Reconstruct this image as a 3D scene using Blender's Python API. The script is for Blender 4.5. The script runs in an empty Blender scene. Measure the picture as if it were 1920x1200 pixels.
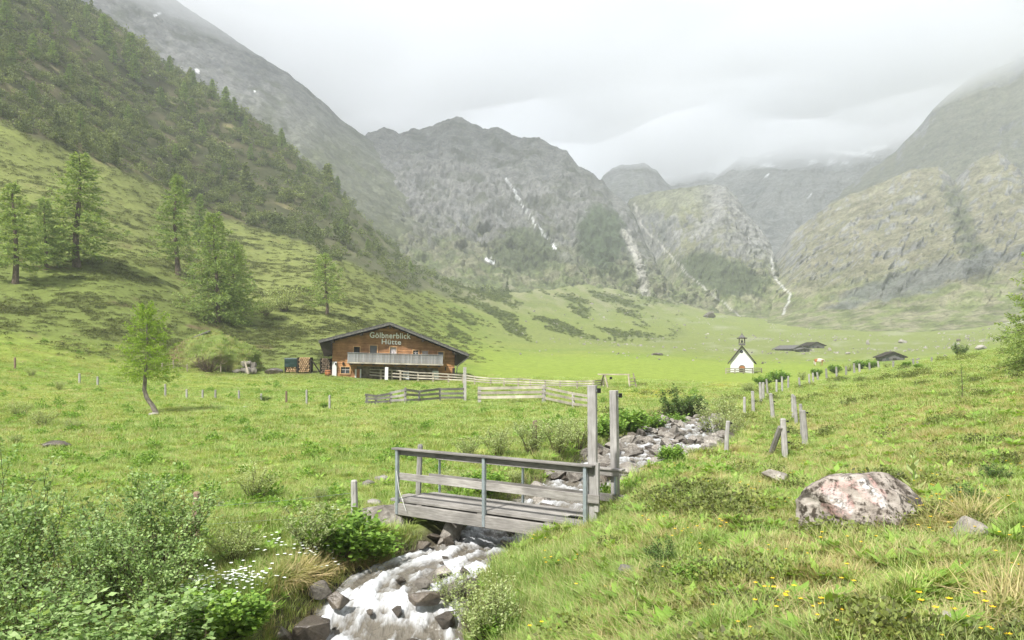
import bpy, bmesh, math, random
import numpy as np
from mathutils import Vector, Matrix, Euler
R = math.radians
rng = np.random.default_rng(7)
random.seed(7)

# ------------------------------------------------------------------ camera, sky, sun, exposure
F, CX, HY, EYE = 1500.0, 960.0, 672.0, 1.65       # focal length / centre column / horizon row in photo pixels, eye height
sc = bpy.context.scene
cam_d = bpy.data.cameras.new('camera'); cam = bpy.data.objects.new('camera', cam_d)
sc.collection.objects.link(cam); sc.camera = cam
cam.location = (0, 0, EYE); cam.rotation_euler = (R(90), 0, 0)
cam_d.sensor_width = 36.0; cam_d.lens = 36.0 * F / 1920.0
cam_d.shift_y = (HY - 600.0) / 1920.0
cam_d.clip_start = 0.05; cam_d.clip_end = 12000

SUN_EL, SUN_AZ = R(50), R(212)                    # azimuth clockwise from +Y (the view direction)
sun_dir = Vector((math.sin(SUN_AZ)*math.cos(SUN_EL), math.cos(SUN_AZ)*math.cos(SUN_EL), math.sin(SUN_EL)))
sd = bpy.data.lights.new('sun', 'SUN'); sd.energy = 5.0; sd.angle = R(2.5); sd.color = (1.0, .97, .92)
so = bpy.data.objects.new('sun', sd); sc.collection.objects.link(so)
so.rotation_euler = (-sun_dir).to_track_quat('-Z', 'Y').to_euler(); so.location = (0, 0, 60)

w = bpy.data.worlds.new('World'); sc.world = w; w.use_nodes = True
nt = w.node_tree; nt.nodes.clear()
def N(t, typ, **kw):
    n = t.nodes.new(typ)
    for k, v in kw.items():
        if k in n.bl_rna.properties and k not in ('inputs', 'outputs'): setattr(n, k, v)
    return n
wo = N(nt, 'ShaderNodeOutputWorld'); bg = N(nt, 'ShaderNodeBackground')
sky = N(nt, 'ShaderNodeTexSky', sky_type='NISHITA', sun_disc=False)
sky.sun_elevation = SUN_EL; sky.sun_rotation = SUN_AZ; sky.altitude = 1800; sky.dust_density = 2.0
tc = N(nt, 'ShaderNodeTexCoord'); nz = N(nt, 'ShaderNodeTexNoise')
nz.inputs['Scale'].default_value = 2.2; nz.inputs['Detail'].default_value = 2; nz.inputs['Roughness'].default_value = .5
nz.inputs['Distortion'].default_value = .35
mp = N(nt, 'ShaderNodeMapping'); mp.inputs['Scale'].default_value = (1, 1, 1.15); mp.inputs['Location'].default_value = (.3, 1.2, .1)
cr = N(nt, 'ShaderNodeValToRGB')
cr.color_ramp.elements[0].position = .34; cr.color_ramp.elements[0].color = (4.65, 4.78, 4.98, 1)
cr.color_ramp.elements[1].position = .62; cr.color_ramp.elements[1].color = (5.35, 5.44, 5.58, 1)
mx = N(nt, 'ShaderNodeMixRGB'); mx.inputs[0].default_value = .93
L = nt.links.new
L(tc.outputs['Generated'], mp.inputs[0]); L(mp.outputs[0], nz.inputs['Vector']); L(nz.outputs['Fac'], cr.inputs[0])
L(sky.outputs[0], mx.inputs[1]); L(cr.outputs[0], mx.inputs[2]); L(mx.outputs[0], bg.inputs[0])
bg.inputs[1].default_value = .1; L(bg.outputs[0], wo.inputs[0])

sc.view_settings.view_transform = 'Standard'; sc.view_settings.look = 'None'
sc.view_settings.exposure = 0.78; sc.view_settings.gamma = 1; sc.view_settings.use_curve_mapping = False
sc.render.engine = 'CYCLES'
cy = sc.cycles
cy.use_denoising = True; cy.max_bounces = 7; cy.diffuse_bounces = 3; cy.glossy_bounces = 2; cy.transmission_bounces = 4
cy.volume_bounces = 6; cy.transparent_max_bounces = 8; cy.use_adaptive_sampling = True; cy.adaptive_threshold = .02
cy.caustics_reflective = False; cy.caustics_refractive = False

# ------------------------------------------------------------------ numeric helpers
def P(px, py, Y):                                   # photo pixel at depth Y -> world point
    return np.array(((px-CX)/F*Y, Y, EYE-(py-HY)/F*Y))
_perm = np.random.default_rng(3).permutation(256); _perm = np.concatenate([_perm, _perm, _perm])
_g3 = np.random.default_rng(5).normal(size=(256, 3)); _g3 /= np.linalg.norm(_g3, axis=1)[:, None]
_g3 = _g3.astype(np.float32); _perm = _perm.astype(np.int32)
_g2 = _g3[:, :2]/np.linalg.norm(_g3[:, :2], axis=1)[:, None]
def perlin(p):
    """gradient noise, 2-D when the points have two coordinates"""
    i = np.floor(p).astype(np.int32); f = (p-i).astype(np.float32); i &= 255
    u = f*f*f*(f*(f*6-15)+10); out = 0; D = p.shape[1]
    for dx in (0, 1):
        hx = _perm[i[:, 0]+dx]; wx = u[:, 0] if dx else 1-u[:, 0]; fx = f[:, 0]-dx
        for dy in (0, 1):
            hy = _perm[hx+i[:, 1]+dy]; wy = wx*(u[:, 1] if dy else 1-u[:, 1]); fy = f[:, 1]-dy
            if D == 2:
                out = out+(_g2[hy, 0]*fx+_g2[hy, 1]*fy)*wy; continue
            for dz in (0, 1):
                h = _perm[hy+i[:, 2]+dz]
                out = out+(_g3[h, 0]*fx+_g3[h, 1]*fy+_g3[h, 2]*(f[:, 2]-dz))*wy*(u[:, 2] if dz else 1-u[:, 2])
    return out*1.6
def fbm(p, octv=4, gain=.5, ridged=False):
    p = np.asarray(p, float); a, s, t = 1., 0., 0.
    for k in range(octv):
        n = perlin(p*2.0**k+17.3*k)
        if ridged: n = 1-2*np.abs(n)
        s = s+a*n; t += a; a *= gain
    return s/t
def sstep(a, b, x):
    t = np.clip((np.asarray(x, float)-a)/(b-a), 0, 1); return t*t*(3-2*t)
def lerp3(a, b, t): return np.asarray(a)*(1-t[:, None])+np.asarray(b)*t[:, None]

# ------------------------------------------------------------------ scene helpers
COL = sc.collection
def link(o, parent=None):
    COL.objects.link(o)
    if parent is not None: o.parent = parent
    return o
def tag(o, label=None, cat=None, group=None, kind=None):
    if label: o['label'] = label
    if cat: o['category'] = cat
    if group: o['group'] = group
    if kind: o['kind'] = kind
    return o
def empty(name, loc, label=None, cat=None, group=None, rz=0):
    o = bpy.data.objects.new(name, None); o.empty_display_size = .2
    link(o); o.location = loc; o.rotation_euler = (0, 0, rz)
    return tag(o, label, cat, group)
def npmesh(name, V, Fc, smooth=False):
    """Fc: list of (m,k) integer arrays."""
    if not isinstance(Fc, (list, tuple)): Fc = [Fc]
    Fc = [np.asarray(f) for f in Fc if len(f)]
    me = bpy.data.meshes.new(name); V = np.asarray(V, np.float32)
    me.vertices.add(len(V)); me.vertices.foreach_set('co', V.ravel())
    tot = np.concatenate([np.full(len(f), f.shape[1]) for f in Fc]); idx = np.concatenate([f.ravel() for f in Fc])
    st = np.concatenate([[0], np.cumsum(tot)[:-1]])
    me.loops.add(len(idx)); me.polygons.add(len(tot))
    me.loops.foreach_set('vertex_index', idx.astype(np.int32))
    me.polygons.foreach_set('loop_start', st.astype(np.int32)); me.polygons.foreach_set('loop_total', tot.astype(np.int32))
    if smooth: me.polygons.foreach_set('use_smooth', np.ones(len(tot), bool))
    me.update(calc_edges=True); return me
def obj(name, me, mat=None, parent=None, loc=None):
    o = bpy.data.objects.new(name, me); link(o, parent)
    if mat is not None and not len(me.materials): me.materials.append(mat)
    if loc is not None: o.location = loc
    return o
def vcol(me, rgb, name='Col'):
    a = me.color_attributes.new(name, 'FLOAT_COLOR', 'POINT')
    c = np.ones((len(rgb), 4), np.float32); c[:, :3] = rgb; a.data.foreach_set('color', c.ravel())
def gridfaces(nu, nv):
    i, j = np.meshgrid(np.arange(nu-1), np.arange(nv-1), indexing='ij'); a = (i*nv+j).ravel()
    return np.stack([a, a+nv, a+nv+1, a+1], 1)

class MB:
    """collects boxes, prisms, tubes into one mesh"""
    def __init__(s): s.V = []; s.F = []; s.n = 0
    def add(s, V, Fs):
        V = np.asarray(V, float)
        for f in Fs: s.F.append(tuple(int(i)+s.n for i in f))
        s.V.append(V); s.n += len(V); return s
    def box(s, c, d, rot=None):
        c = np.asarray(c, float); h = np.asarray(d, float)/2
        v = np.array([(x, y, z) for x in (-1, 1) for y in (-1, 1) for z in (-1, 1)])*h
        if rot is not None: v = v@np.array(rot.to_matrix() if hasattr(rot, 'to_matrix') else rot).T
        return s.add(v+c, [(0, 1, 3, 2), (4, 6, 7, 5), (0, 4, 5, 1), (2, 3, 7, 6), (0, 2, 6, 4), (1, 5, 7, 3)])
    def beam(s, a, b, w, h, up=(0, 0, 1)):
        """rectangular bar from a to b, w across, h along up"""
        a = Vector(a); b = Vector(b); d = (b-a); l = d.length; d.normalize(); up = Vector(up)
        sx = d.cross(up)
        if sx.length < 1e-4: sx = d.cross(Vector((0, 1, 0)))
        sx.normalize(); u = sx.cross(d)
        M = np.array([[d.x, sx.x, u.x], [d.y, sx.y, u.y], [d.z, sx.z, u.z]])
        return s.box(np.array((a+b)/2), (l, w, h), M)
    def tube(s, pts, rad, n=8, cap=True):
        pts = [Vector(p) for p in pts]; rad = rad if hasattr(rad, '__len__') else [rad]*len(pts)
        V = []; prev = None
        for i, p in enumerate(pts):
            d = (pts[min(i+1, len(pts)-1)]-pts[max(i-1, 0)]).normalized()
            if prev is None:
                a = d.orthogonal().normalized()
            else:
                a = (prev-d*prev.dot(d)).normalized()
            prev = a; b = d.cross(a)
            for k in range(n):
                t = 2*math.pi*k/n; V.append(p+(a*math.cos(t)+b*math.sin(t))*rad[i])
        Fs = []
        for i in range(len(pts)-1):
            for k in range(n):
                Fs.append((i*n+k, i*n+(k+1) % n, (i+1)*n+(k+1) % n, (i+1)*n+k))
        if cap: Fs.append(tuple(reversed(range(n)))); Fs.append(tuple(range((len(pts)-1)*n, len(pts)*n)))
        return s.add([tuple(v) for v in V], Fs)
    def prism(s, poly, axis_vec):
        """polygon (list of 3d points) extruded by a vector"""
        n = len(poly); a = np.asarray(poly, float); b = a+np.asarray(axis_vec, float)
        Fs = [tuple(range(n)), tuple(reversed(range(n, 2*n)))]+[(i, i+n, (i+1) % n+n, (i+1) % n) for i in range(n)]
        return s.add(np.concatenate([a, b]), Fs)
    def mesh(s, name, smooth=False):
        me = bpy.data.meshes.new(name); me.from_pydata([tuple(v) for v in np.concatenate(s.V)], [], s.F)
        bm = bmesh.new(); bm.from_mesh(me); bmesh.ops.recalc_face_normals(bm, faces=bm.faces); bm.to_mesh(me); bm.free()
        if smooth:
            for p in me.polygons: p.use_smooth = True
        return me
    def build(s, name, mat, parent=None, smooth=False, bevel=0, loc=None):
        me = s.mesh(name, smooth)
        if bevel:
            bm = bmesh.new(); bm.from_mesh(me)
            bmesh.ops.bevel(bm, geom=bm.edges[:], offset=bevel, segments=1, affect='EDGES'); bm.to_mesh(me); bm.free()
        return obj(name, me, mat, parent, loc)

# ------------------------------------------------------------------ materials
MATS = {}
def newmat(name):
    m = bpy.data.materials.new(name); m.use_nodes = True; t = m.node_tree; t.nodes.clear()
    MATS[name] = m; out = N(t, 'ShaderNodeOutputMaterial'); return m, t, out
def noise_node(t, scale, detail=4, rough=.55, coord='Object', vec_scale=None, dist=0):
    c = N(t, 'ShaderNodeTexCoord'); n = N(t, 'ShaderNodeTexNoise')
    n.inputs['Scale'].default_value = scale; n.inputs['Detail'].default_value = detail; n.inputs['Roughness'].default_value = rough
    n.inputs['Distortion'].default_value = dist
    if vec_scale:
        m = N(t, 'ShaderNodeMapping'); m.inputs['Scale'].default_value = vec_scale
        t.links.new(c.outputs[coord], m.inputs[0]); t.links.new(m.outputs[0], n.inputs['Vector'])
    else: t.links.new(c.outputs[coord], n.inputs['Vector'])
    return n
def ramp(t, fac, stops):
    r = N(t, 'ShaderNodeValToRGB'); e = r.color_ramp.elements
    while len(e) < len(stops): e.new(.5)
    for k, (p, c) in enumerate(stops):
        e[k].position = p; e[k].color = (*c, 1) if hasattr(c, '__len__') else (c, c, c, 1)
    t.links.new(fac, r.inputs[0]); return r
def mix(t, fac, a, b, mode='MIX'):
    m = N(t, 'ShaderNodeMixRGB'); m.blend_type = mode
    for k, v in ((0, fac), (1, a), (2, b)):
        if hasattr(v, 'is_linked'): t.links.new(v, m.inputs[k])
        elif hasattr(v, '__len__'): m.inputs[k].default_value = (*v, 1)
        else: m.inputs[k].default_value = v
    return m.outputs[0]
def bsdf(t, out, col, rough=.8, spec=.25, bump=None, bump_str=.3, bump_dist=.02, metal=0):
    b = N(t, 'ShaderNodeBsdfPrincipled')
    if hasattr(col, 'is_linked'): t.links.new(col, b.inputs['Base Color'])
    else: b.inputs['Base Color'].default_value = (*col, 1)
    if hasattr(rough, 'is_linked'): t.links.new(rough, b.inputs['Roughness'])
    else: b.inputs['Roughness'].default_value = rough
    b.inputs['Specular IOR Level'].default_value = spec; b.inputs['Metallic'].default_value = metal
    if bump is not None:
        bp = N(t, 'ShaderNodeBump'); bp.inputs['Strength'].default_value = bump_str; bp.inputs['Distance'].default_value = bump_dist
        t.links.new(bump, bp.inputs['Height']); t.links.new(bp.outputs[0], b.inputs['Normal'])
    t.links.new(b.outputs[0], out.inputs[0]); return b
def simple(name, c1, c2=None, scale=6, rough=.8, spec=.25, bump=.3, bdist=.01, vec_scale=None, detail=5, metal=0, lo=.35, hi=.65):
    m, t, o = newmat(name); n = noise_node(t, scale, detail, .6, vec_scale=vec_scale)
    c2 = c2 or tuple(x*.65 for x in c1)
    r = ramp(t, n.outputs['Fac'], [(lo, c2), (hi, c1)])
    bsdf(t, o, r.outputs[0], rough, spec, n.outputs['Fac'], bump, bdist, metal); return m
def terrain_mat(name, scales, bump_d, amt=.35):
    """base colour from the painted surface zones, broken up by noise"""
    m, t, o = newmat(name)
    a = N(t, 'ShaderNodeVertexColor'); a.layer_name = 'Col'
    col = a.outputs[0]; hs = []
    for s in scales:
        n = noise_node(t, s, 4, .7); hs.append(n.outputs['Fac'])
        r = ramp(t, n.outputs['Fac'], [(.3, 1-amt), (.5, 1.0), (.72, 1+amt*.8)])
        col = mix(t, 1.0, col, r.outputs[0], 'MULTIPLY')
    h = hs[0] if len(hs) == 1 else mix(t, .4, hs[0], hs[1])
    bsdf(t, o, col, .95, .08, h, 1.0, bump_d); return m
def leaf_mat(name, c1, c2, trans=.35, c3=None, rough=.6, objrand=.25, spec=.3):
    m, t, o = newmat(name)
    g = N(t, 'ShaderNodeNewGeometry')
    r = ramp(t, g.outputs['Random Per Island'], [(0, c2), (.55, c1)]+([(1, c3)] if c3 else []))
    oi = N(t, 'ShaderNodeObjectInfo')
    v = ramp(t, oi.outputs['Random'], [(0, (1-objrand, 1-objrand*.9, 1-objrand)), (1, (1+objrand, 1+objrand*.85, 1+objrand*.3))])
    col = mix(t, 1.0, r.outputs[0], v.outputs[0], 'MULTIPLY')
    b = N(t, 'ShaderNodeBsdfPrincipled'); t.links.new(col, b.inputs['Base Color'])
    b.inputs['Roughness'].default_value = rough; b.inputs['Specular IOR Level'].default_value = spec
    tr = N(t, 'ShaderNodeBsdfTranslucent'); c = mix(t, 1.0, col, (1.25, 1.2, .7), 'MULTIPLY'); t.links.new(c, tr.inputs[0])
    ms = N(t, 'ShaderNodeMixShader'); ms.inputs[0].default_value = trans
    t.links.new(b.outputs[0], ms.inputs[1]); t.links.new(tr.outputs[0], ms.inputs[2]); t.links.new(ms.outputs[0], o.inputs[0])
    return m

# ------------------------------------------------------------------ the ground: control points (photo column, depth, height) or (column, row, depth)
CPTS = []
def cz(px, *yz):
    for Y, z in yz: CPTS.append((px, Y, z))
def cp(px, *py):
    for r, Y in py: CPTS.append((px, Y, EYE-(r-HY)/F*Y))
cz(-1400, (2, -.6), (5, -1.6), (9, -2.1), (20, -.8), (40, 4), (60, 14), (100, 42), (200, 130), (380, 270), (700, 330))
cz(-500, (2, -.5), (5, -1.6), (9, -2.2), (20, -1.2), (40, .4), (60, 5), (100, 25), (200, 95), (380, 240), (700, 300))
cz(0, (2, -.4), (5, -1.6), (9, -2.2)); cp(0, (1020, 13.5), (900, 20), (820, 30), (755, 42), (700, 56), (640, 68), (560, 85), (400, 120), (230, 165), (100, 220), (-60, 290), (-60, 420), (60, 700))
cz(200, (5, -1.5), (9, -2.1)); cp(200, (1010, 14), (900, 20), (820, 30), (765, 42), (725, 55), (690, 68), (640, 78), (560, 92), (450, 125), (350, 165), (310, 180), (180, 260), (50, 340), (90, 450), (230, 700))
cz(450, (2, -.35), (5, -1.3), (9, -2.0)); cp(450, (985, 14.5), (918, 18.5), (845, 26), (780, 38), (735, 58), (708, 72), (690, 82), (640, 95), (590, 112), (520, 150), (470, 190), (420, 220), (300, 300), (215, 360), (250, 460), (330, 700))
cp(600, (690, 80), (640, 100), (590, 122), (520, 165), (470, 215), (410, 265), (345, 350), (362, 460), (430, 700))
cz(740, (5, -1.1), (8, -1.9)); cp(700, (960, 16), (900, 20), (820, 29), (770, 42), (735, 58), (708, 76))
cp(740, (692, 86), (650, 110), (600, 150), (560, 200), (522, 250), (500, 300), (478, 380), (486, 480), (500, 700))
cz(900, (2, -.2), (5, -.75), (8, -1.4)); cp(900, (925, 19), (843, 26), (780, 38), (750, 52), (718, 72), (690, 100), (668, 140), (640, 200), (610, 250), (578, 305), (556, 370), (552, 470), (556, 700))
cz(1100, (3, -.25), (6, -.65)); cp(1100, (1060, 9.5), (990, 12.5), (855, 24), (785, 36), (760, 45), (726, 65), (700, 100), (675, 150), (650, 220), (610, 320), (565, 430), (540, 560), (545, 700))
cz(1250, (2, -.1), (5, -.3)); cp(1250, (1050, 8.2), (960, 11.5), (900, 15), (885, 17), (765, 40), (725, 65), (705, 100), (680, 150), (655, 230), (625, 350), (590, 480), (565, 600), (560, 720))
cp(1400, (850, 22.5), (775, 36), (747, 48), (724, 75), (706, 110), (690, 150), (660, 250), (630, 380), (603, 520), (585, 720))
cz(1500, (3, -.05)); cp(1500, (1195, 5), (1085, 7), (1000, 9.2), (900, 15), (842, 23), (780, 35), (742, 50), (722, 70), (714, 100), (692, 140), (660, 250), (632, 380), (603, 540), (590, 720))
cz(1700, (2, 0)); cp(1700, (1190, 5), (1060, 7), (960, 10), (880, 14), (800, 22), (740, 33), (700, 55), (683, 80), (681, 110), (681, 140), (668, 210), (640, 330), (612, 480), (590, 720))
cp(1900, (1190, 4.9), (1060, 6.8), (950, 9.5), (860, 14), (775, 21), (710, 32), (672, 50), (655, 70), (652, 120), (640, 200), (615, 330), (595, 460), (560, 720))
cz(2400, (2, .1), (5, .2), (10, .5), (20, 1.4), (50, 4.5), (100, 9), (300, 45), (450, 75), (700, 140))
cz(3300, (2, .2), (5, .5), (10, 1.2), (20, 3), (50, 12), (100, 25), (300, 100), (700, 260))
CPTS = np.array(CPTS)
def _ab(px, Y): return np.stack([np.asarray(px)/300., np.log(np.asarray(Y))*1.7], -1)
def _phi(d2): return .5*d2*np.log(d2+1e-9)
_A = _ab(CPTS[:, 0], CPTS[:, 1]); _v = CPTS[:, 2]/(CPTS[:, 1]+4)
_n = len(_A); _K = _phi(((_A[:, None]-_A[None])**2).sum(-1))+np.eye(_n)*2e-3
_Pm = np.concatenate([np.ones((_n, 1)), _A], 1)
_w = np.linalg.solve(np.block([[_K, _Pm], [_Pm.T, np.zeros((3, 3))]]), np.concatenate([_v, np.zeros(3)]))
_A32 = _A.astype(np.float32); _w32 = _w[:_n].astype(np.float32)
def tps(px, Y):
    px = np.asarray(px, float).ravel(); Y = np.asarray(Y, float).ravel(); out = np.empty(len(px))
    for s in range(0, len(px), 40000):
        q = _ab(px[s:s+40000], Y[s:s+40000]); q32 = q.astype(np.float32)
        d2 = (q32[:, :1]-_A32[:, 0])**2; d2 += (q32[:, 1:]-_A32[:, 1])**2
        d2 *= np.log(d2+1e-9)
        out[s:s+40000] = .5*(d2@_w32)+_w[_n]+q@_w[_n+1:]
    return out*(Y+4)
# the stream: column, row of the water, depth, half width
STREAM = [(640, 1420, 9.3, 1.25), (690, 1290, 10.5, 1.2), (712, 1200, 11.4, 1.15), (745, 1110, 12.35, 1.05), (815, 1058, 13.2, 1.0), (905, 1030, 13.9, 1.0), (975, 1000, 15.0, 1.1),
          (1050, 955, 17.0, 1.3), (1135, 905, 19.6, 1.5), (1205, 862, 23.0, 1.7), (1262, 822, 27.5, 1.75), (1288, 803, 31.0, 1.6), (1292, 789, 36.0, 1.2)]
_sp = np.array([np.append(P(a, b, c), d) for a, b, c, d in STREAM])
def catmull(pts, n):
    pts = np.asarray(pts, float); p = np.concatenate([[2*pts[0]-pts[1]], pts, [2*pts[-1]-pts[-2]]]); out = []
    for i in range(len(pts)-1):
        t = np.linspace(0, 1, n, endpoint=False)[:, None]; a, b, c, d = p[i:i+4]
        out.append(.5*((2*b)+(c-a)*t+(2*a-5*b+4*c-d)*t**2+(3*b-a-3*c+d)*t**3))
    out.append(pts[-1:]); return np.concatenate(out)
SP = catmull(_sp, 14)                                # x, y, water level, half width
for i in range(1, len(SP)): SP[i, 2] = max(SP[i, 2], SP[i-1, 2]+.004)
def stream_dist(x, y):
    """distance to the centre line, water level and half width there"""
    x = np.asarray(x, float).ravel(); y = np.asarray(y, float).ravel()
    best = np.full(len(x), 1e9); lev = np.zeros(len(x)); hw = np.ones(len(x)); side = np.zeros(len(x))
    A = SP[:-1]; B = SP[1:]
    near = (y < 75) & (y > 5) & (np.abs(x) < 25)
    I = np.nonzero(near)[0]
    for s in range(0, len(I), 20000):
        ii = I[s:s+20000]; qx = x[ii][:, None]; qy = y[ii][:, None]
        dx = (B-A)[:, 0]; dy = (B-A)[:, 1]; l2 = dx*dx+dy*dy
        t = np.clip(((qx-A[:, 0])*dx+(qy-A[:, 1])*dy)/l2, 0, 1)
        ex = qx-(A[:, 0]+t*dx); ey = qy-(A[:, 1]+t*dy); d2 = ex*ex+ey*ey
        k = d2.argmin(1); r = np.arange(len(ii)); tt = t[r, k]
        best[ii] = np.sqrt(d2[r, k]); lev[ii] = A[k, 2]*(1-tt)+B[k, 2]*tt; hw[ii] = A[k, 3]*(1-tt)+B[k, 3]*tt
        side[ii] = np.sign(dx[k]*ey[r, k]-dy[k]*ex[r, k])
    return best, lev, hw, side
def gz(x, y, detail=True):
    """height of the ground"""
    x = np.asarray(x, float).ravel(); y = np.maximum(np.asarray(y, float).ravel(), .6)
    px = np.clip(CX+F*x/y, -1400, 3300)
    z = tps(px, y)
    if detail:
        q = np.stack([x, y], 1)
        nearw = 1-sstep(60, 110, y)
        z = z+nearw*(.10*fbm(q*.45, 3)+.045*fbm(q*1.7+5, 3))*sstep(.5, 3, y)
        bumpy = sstep(1050, 1350, px)*(1-sstep(16, 40, y))
        z = z+bumpy*(.15*fbm(q*1.1+31, 3, ridged=True)+.08*fbm(q*2.4+3, 2))
        far = sstep(75, 130, y)
        slope = sstep(.03, .14, (z-EYE)/y)
        z = z+far*slope*(y*.010*fbm(q*.035+9, 4)+y*.004*fbm(q*.11, 3)+y*.008*fbm(q*np.array((.05, .012))+3, 3, ridged=True))
        z = z+far*(1-slope)*y*.0012*fbm(q*.06+2, 4)
    d, lev, hw, side = stream_dist(x, y)
    bed = lev-.28
    t = sstep(0, 1, (d-hw*.85)/(.55+hw*.25))
    lip = .10*np.exp(-((d-hw*1.45)/.35)**2)*(d < 6)
    zc = np.where(d < 6, np.where(z < lev+.18, np.maximum(z, lev+.18*np.exp(-((d-hw)/2.2)**2)-.1*(d > hw+4)), z), z)
    return np.where(d < 6, bed*(1-t)+(zc+lip)*t, z)
def g1(x, y): return float(gz([x], [y])[0])
_HY = np.geomspace(1.6, 690, 1500)
def hit(px, py):
    """where the sight line through a photo pixel meets the ground"""
    x = (px-CX)/F*_HY; zr = EYE-(py-HY)/F*_HY; z = gz(x, _HY)
    k = np.nonzero(z >= zr)[0]
    if not len(k): return None
    k = k[0]
    if k == 0: return Vector((x[0], _HY[0], z[0]))
    a, b = z[k-1]-zr[k-1], z[k]-zr[k]; t = -a/(b-a); Y = _HY[k-1]*(1-t)+_HY[k]*t
    return Vector(((px-CX)/F*Y, Y, g1((px-CX)/F*Y, Y)))

# forest / scrub belt on the left valley side: lower and upper edge (photo columns -> rows on the ground)
FOREST_LO = [(-1400, 300), (-300, 120), (0, 232), (150, 292), (300, 352), (400, 402), (480, 428), (560, 455), (620, 485), (700, 515), (780, 548), (870, 565), (940, 560), (1000, 520)]
def forest_mask(px, py, Y, q):
    lo = np.interp(px, [a for a, b in FOREST_LO], [b for a, b in FOREST_LO])
    lo = lo+14*fbm(np.stack([px/40., py/40.], 1), 3)
    return sstep(4, -8, py-lo)*sstep(120, 150, Y)*(1-sstep(960, 1040, px))

# ------------------------------------------------------------------ ground mesh
ugrid = np.concatenate([np.arange(-1390, -120, 30), np.arange(-120, 2040, 4.5), np.arange(2040, 3300, 30)])
vgrid = np.concatenate([np.geomspace(.7, 4, 30)[:-1], np.geomspace(4, 60, 330)[:-1], np.geomspace(60, 700, 240)])
UU, VV = np.meshgrid(ugrid, vgrid, indexing='ij')
gx = ((UU-CX)/F*VV).ravel(); gy = VV.ravel(); gzz = gz(gx, gy)
gpx = UU.ravel(); gpy = HY+(EYE-gzz)*F/gy
q = np.stack([gx, gy], 1)
big = fbm(q*.06, 4)*.5+.5; med = fbm(q*.35+7, 4)*.5+.5; fine = fbm(q*1.3+3, 4)*.5+.5
C = lerp3((.135, .20, .035), (.20, .245, .05), sstep(.3, .7, big))
C = lerp3(C, (.27, .25, .075), sstep(.5, .8, med)*.45)
# dry straw patches and bare earth on the near right-hand slope
nr = sstep(950, 1250, gpx)*(1-sstep(20, 45, gy))
C = lerp3(C, (.30, .25, .12), nr*sstep(.45, .65, fine)*.85)
C = lerp3(C, (.09, .075, .04), nr*sstep(.66, .85, fbm(q*2.1+13, 3)*.5+.5)*.6)
# sandy bit of path in the lower right corner
C = lerp3(C, (.42, .36, .27), sstep(80, 20, np.hypot((gpx-1900), (gpy-1185)*1.6))*(gy < 9))
# left valley side: green with brown heath
hs = sstep(66, 80, gy)*sstep(930, 650, gpx)
aniso = fbm(np.stack([gx*.10, gy*.10, gzz*.35], 1)+11, 4)*.5+.5
C = lerp3(C, (.128, .158, .043), hs)
C = lerp3(C, (.085, .10, .03), hs*sstep(.46, .62, aniso)*.75)
C = lerp3(C, (.115, .085, .05), hs*sstep(.62, .74, fbm(np.stack([gx*.17, gy*.17, gzz*.5], 1), 4)*.5+.5)*.9)
bright = hs*sstep(140, 40, np.abs(gpy-np.interp(gpx, [a for a, b in FOREST_LO], [b+70 for a, b in FOREST_LO])))
C = lerp3(C, (.185, .205, .065), bright*.6)
fm = forest_mask(gpx, gpy, gy, q)
fcol = lerp3((.050, .055, .026), (.10, .09, .05), sstep(.45, .7, fbm(np.stack([gx*.05, gy*.05, gzz*.08], 1), 4)*.5+.5))
fcol = lerp3(fcol, (.21, .185, .095), sstep(.63, .76, fbm(np.stack([gx*.06, gy*.06, gzz*.04], 1)+5, 4)*.5+.5))
fcol = lerp3(fcol, (.125, .135, .075), sstep(480, 760, gpx)*.75)
C = lerp3(C, fcol, fm)
ap = sstep(240, 330, gy)*sstep(760, 900, gpx)*sstep(640, 560, gpy)
C = lerp3(C, lerp3((.135, .155, .065), (.20, .195, .12), sstep(.4, .65, fbm(np.stack([gpx/34., (gpy-.4*gpx)/12.], 1)+61, 4)*.5+.5)), ap*.8)
# far valley floor: meadow, darker heath streaks, scattered scree
ff = sstep(150, 260, gy)*sstep(820, 960, gpx)
C = lerp3(C, (.165, .195, .06), ff*(1-ap))
st = fbm(np.stack([(gpx+1.5*(gpy-600))/130., (gpy-.42*gpx)/26.], 1), 4)*.5+.5
C = lerp3(C, (.075, .095, .035), ff*sstep(.5, .66, st)*(1-sstep(620, 650, gpy))*sstep(1330, 1200, gpx)*.9)
scree = fbm(np.stack([gpx/55., gpy/9.], 1)+21, 5)*.5+.5
C = lerp3(C, (.33, .32, .28), ff*sstep(.5, .8, scree)*.35*sstep(1040, 1250, gpx))
C = lerp3(C, (.36, .35, .31), ff*np.exp(-((gpy-(590+.028*(gpx-1500)))/7.)**2)*sstep(1480, 1560, gpx)*.7)
# bright mown meadow by the chapel, buttercup patches
mw = sstep(62, 80, gy)*(1-sstep(150, 200, gy))*sstep(860, 930, gpx)*sstep(1700, 1500, gpx)
C = lerp3(C, (.195, .255, .045), mw*.9)
bc = np.exp(-((gpx-1225)/60.)**2-((gpy-738)/8.)**2)+.8*np.exp(-((gpx-1350)/40.)**2-((gpy-723)/5.)**2)
C = lerp3(C, (.42, .32, .03), np.clip(bc, 0, 1)*sstep(40, 55, gy)*.8)
# stream bed and banks
d, lev, hw, side = stream_dist(gx, gy)
bank = (1-sstep(hw+.15, hw+.75, d))*(d < 6)
C = lerp3(C, (.10, .085, .06), bank)
ground_me = npmesh('ground', np.stack([gx, gy, gzz], 1), gridfaces(len(ugrid), len(vgrid)), smooth=True)
vcol(ground_me, C)
M_ground = terrain_mat('ground', (.9, 7.0), .08, .3)
ground = tag(obj('ground', ground_me, M_ground), kind='structure')

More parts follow.
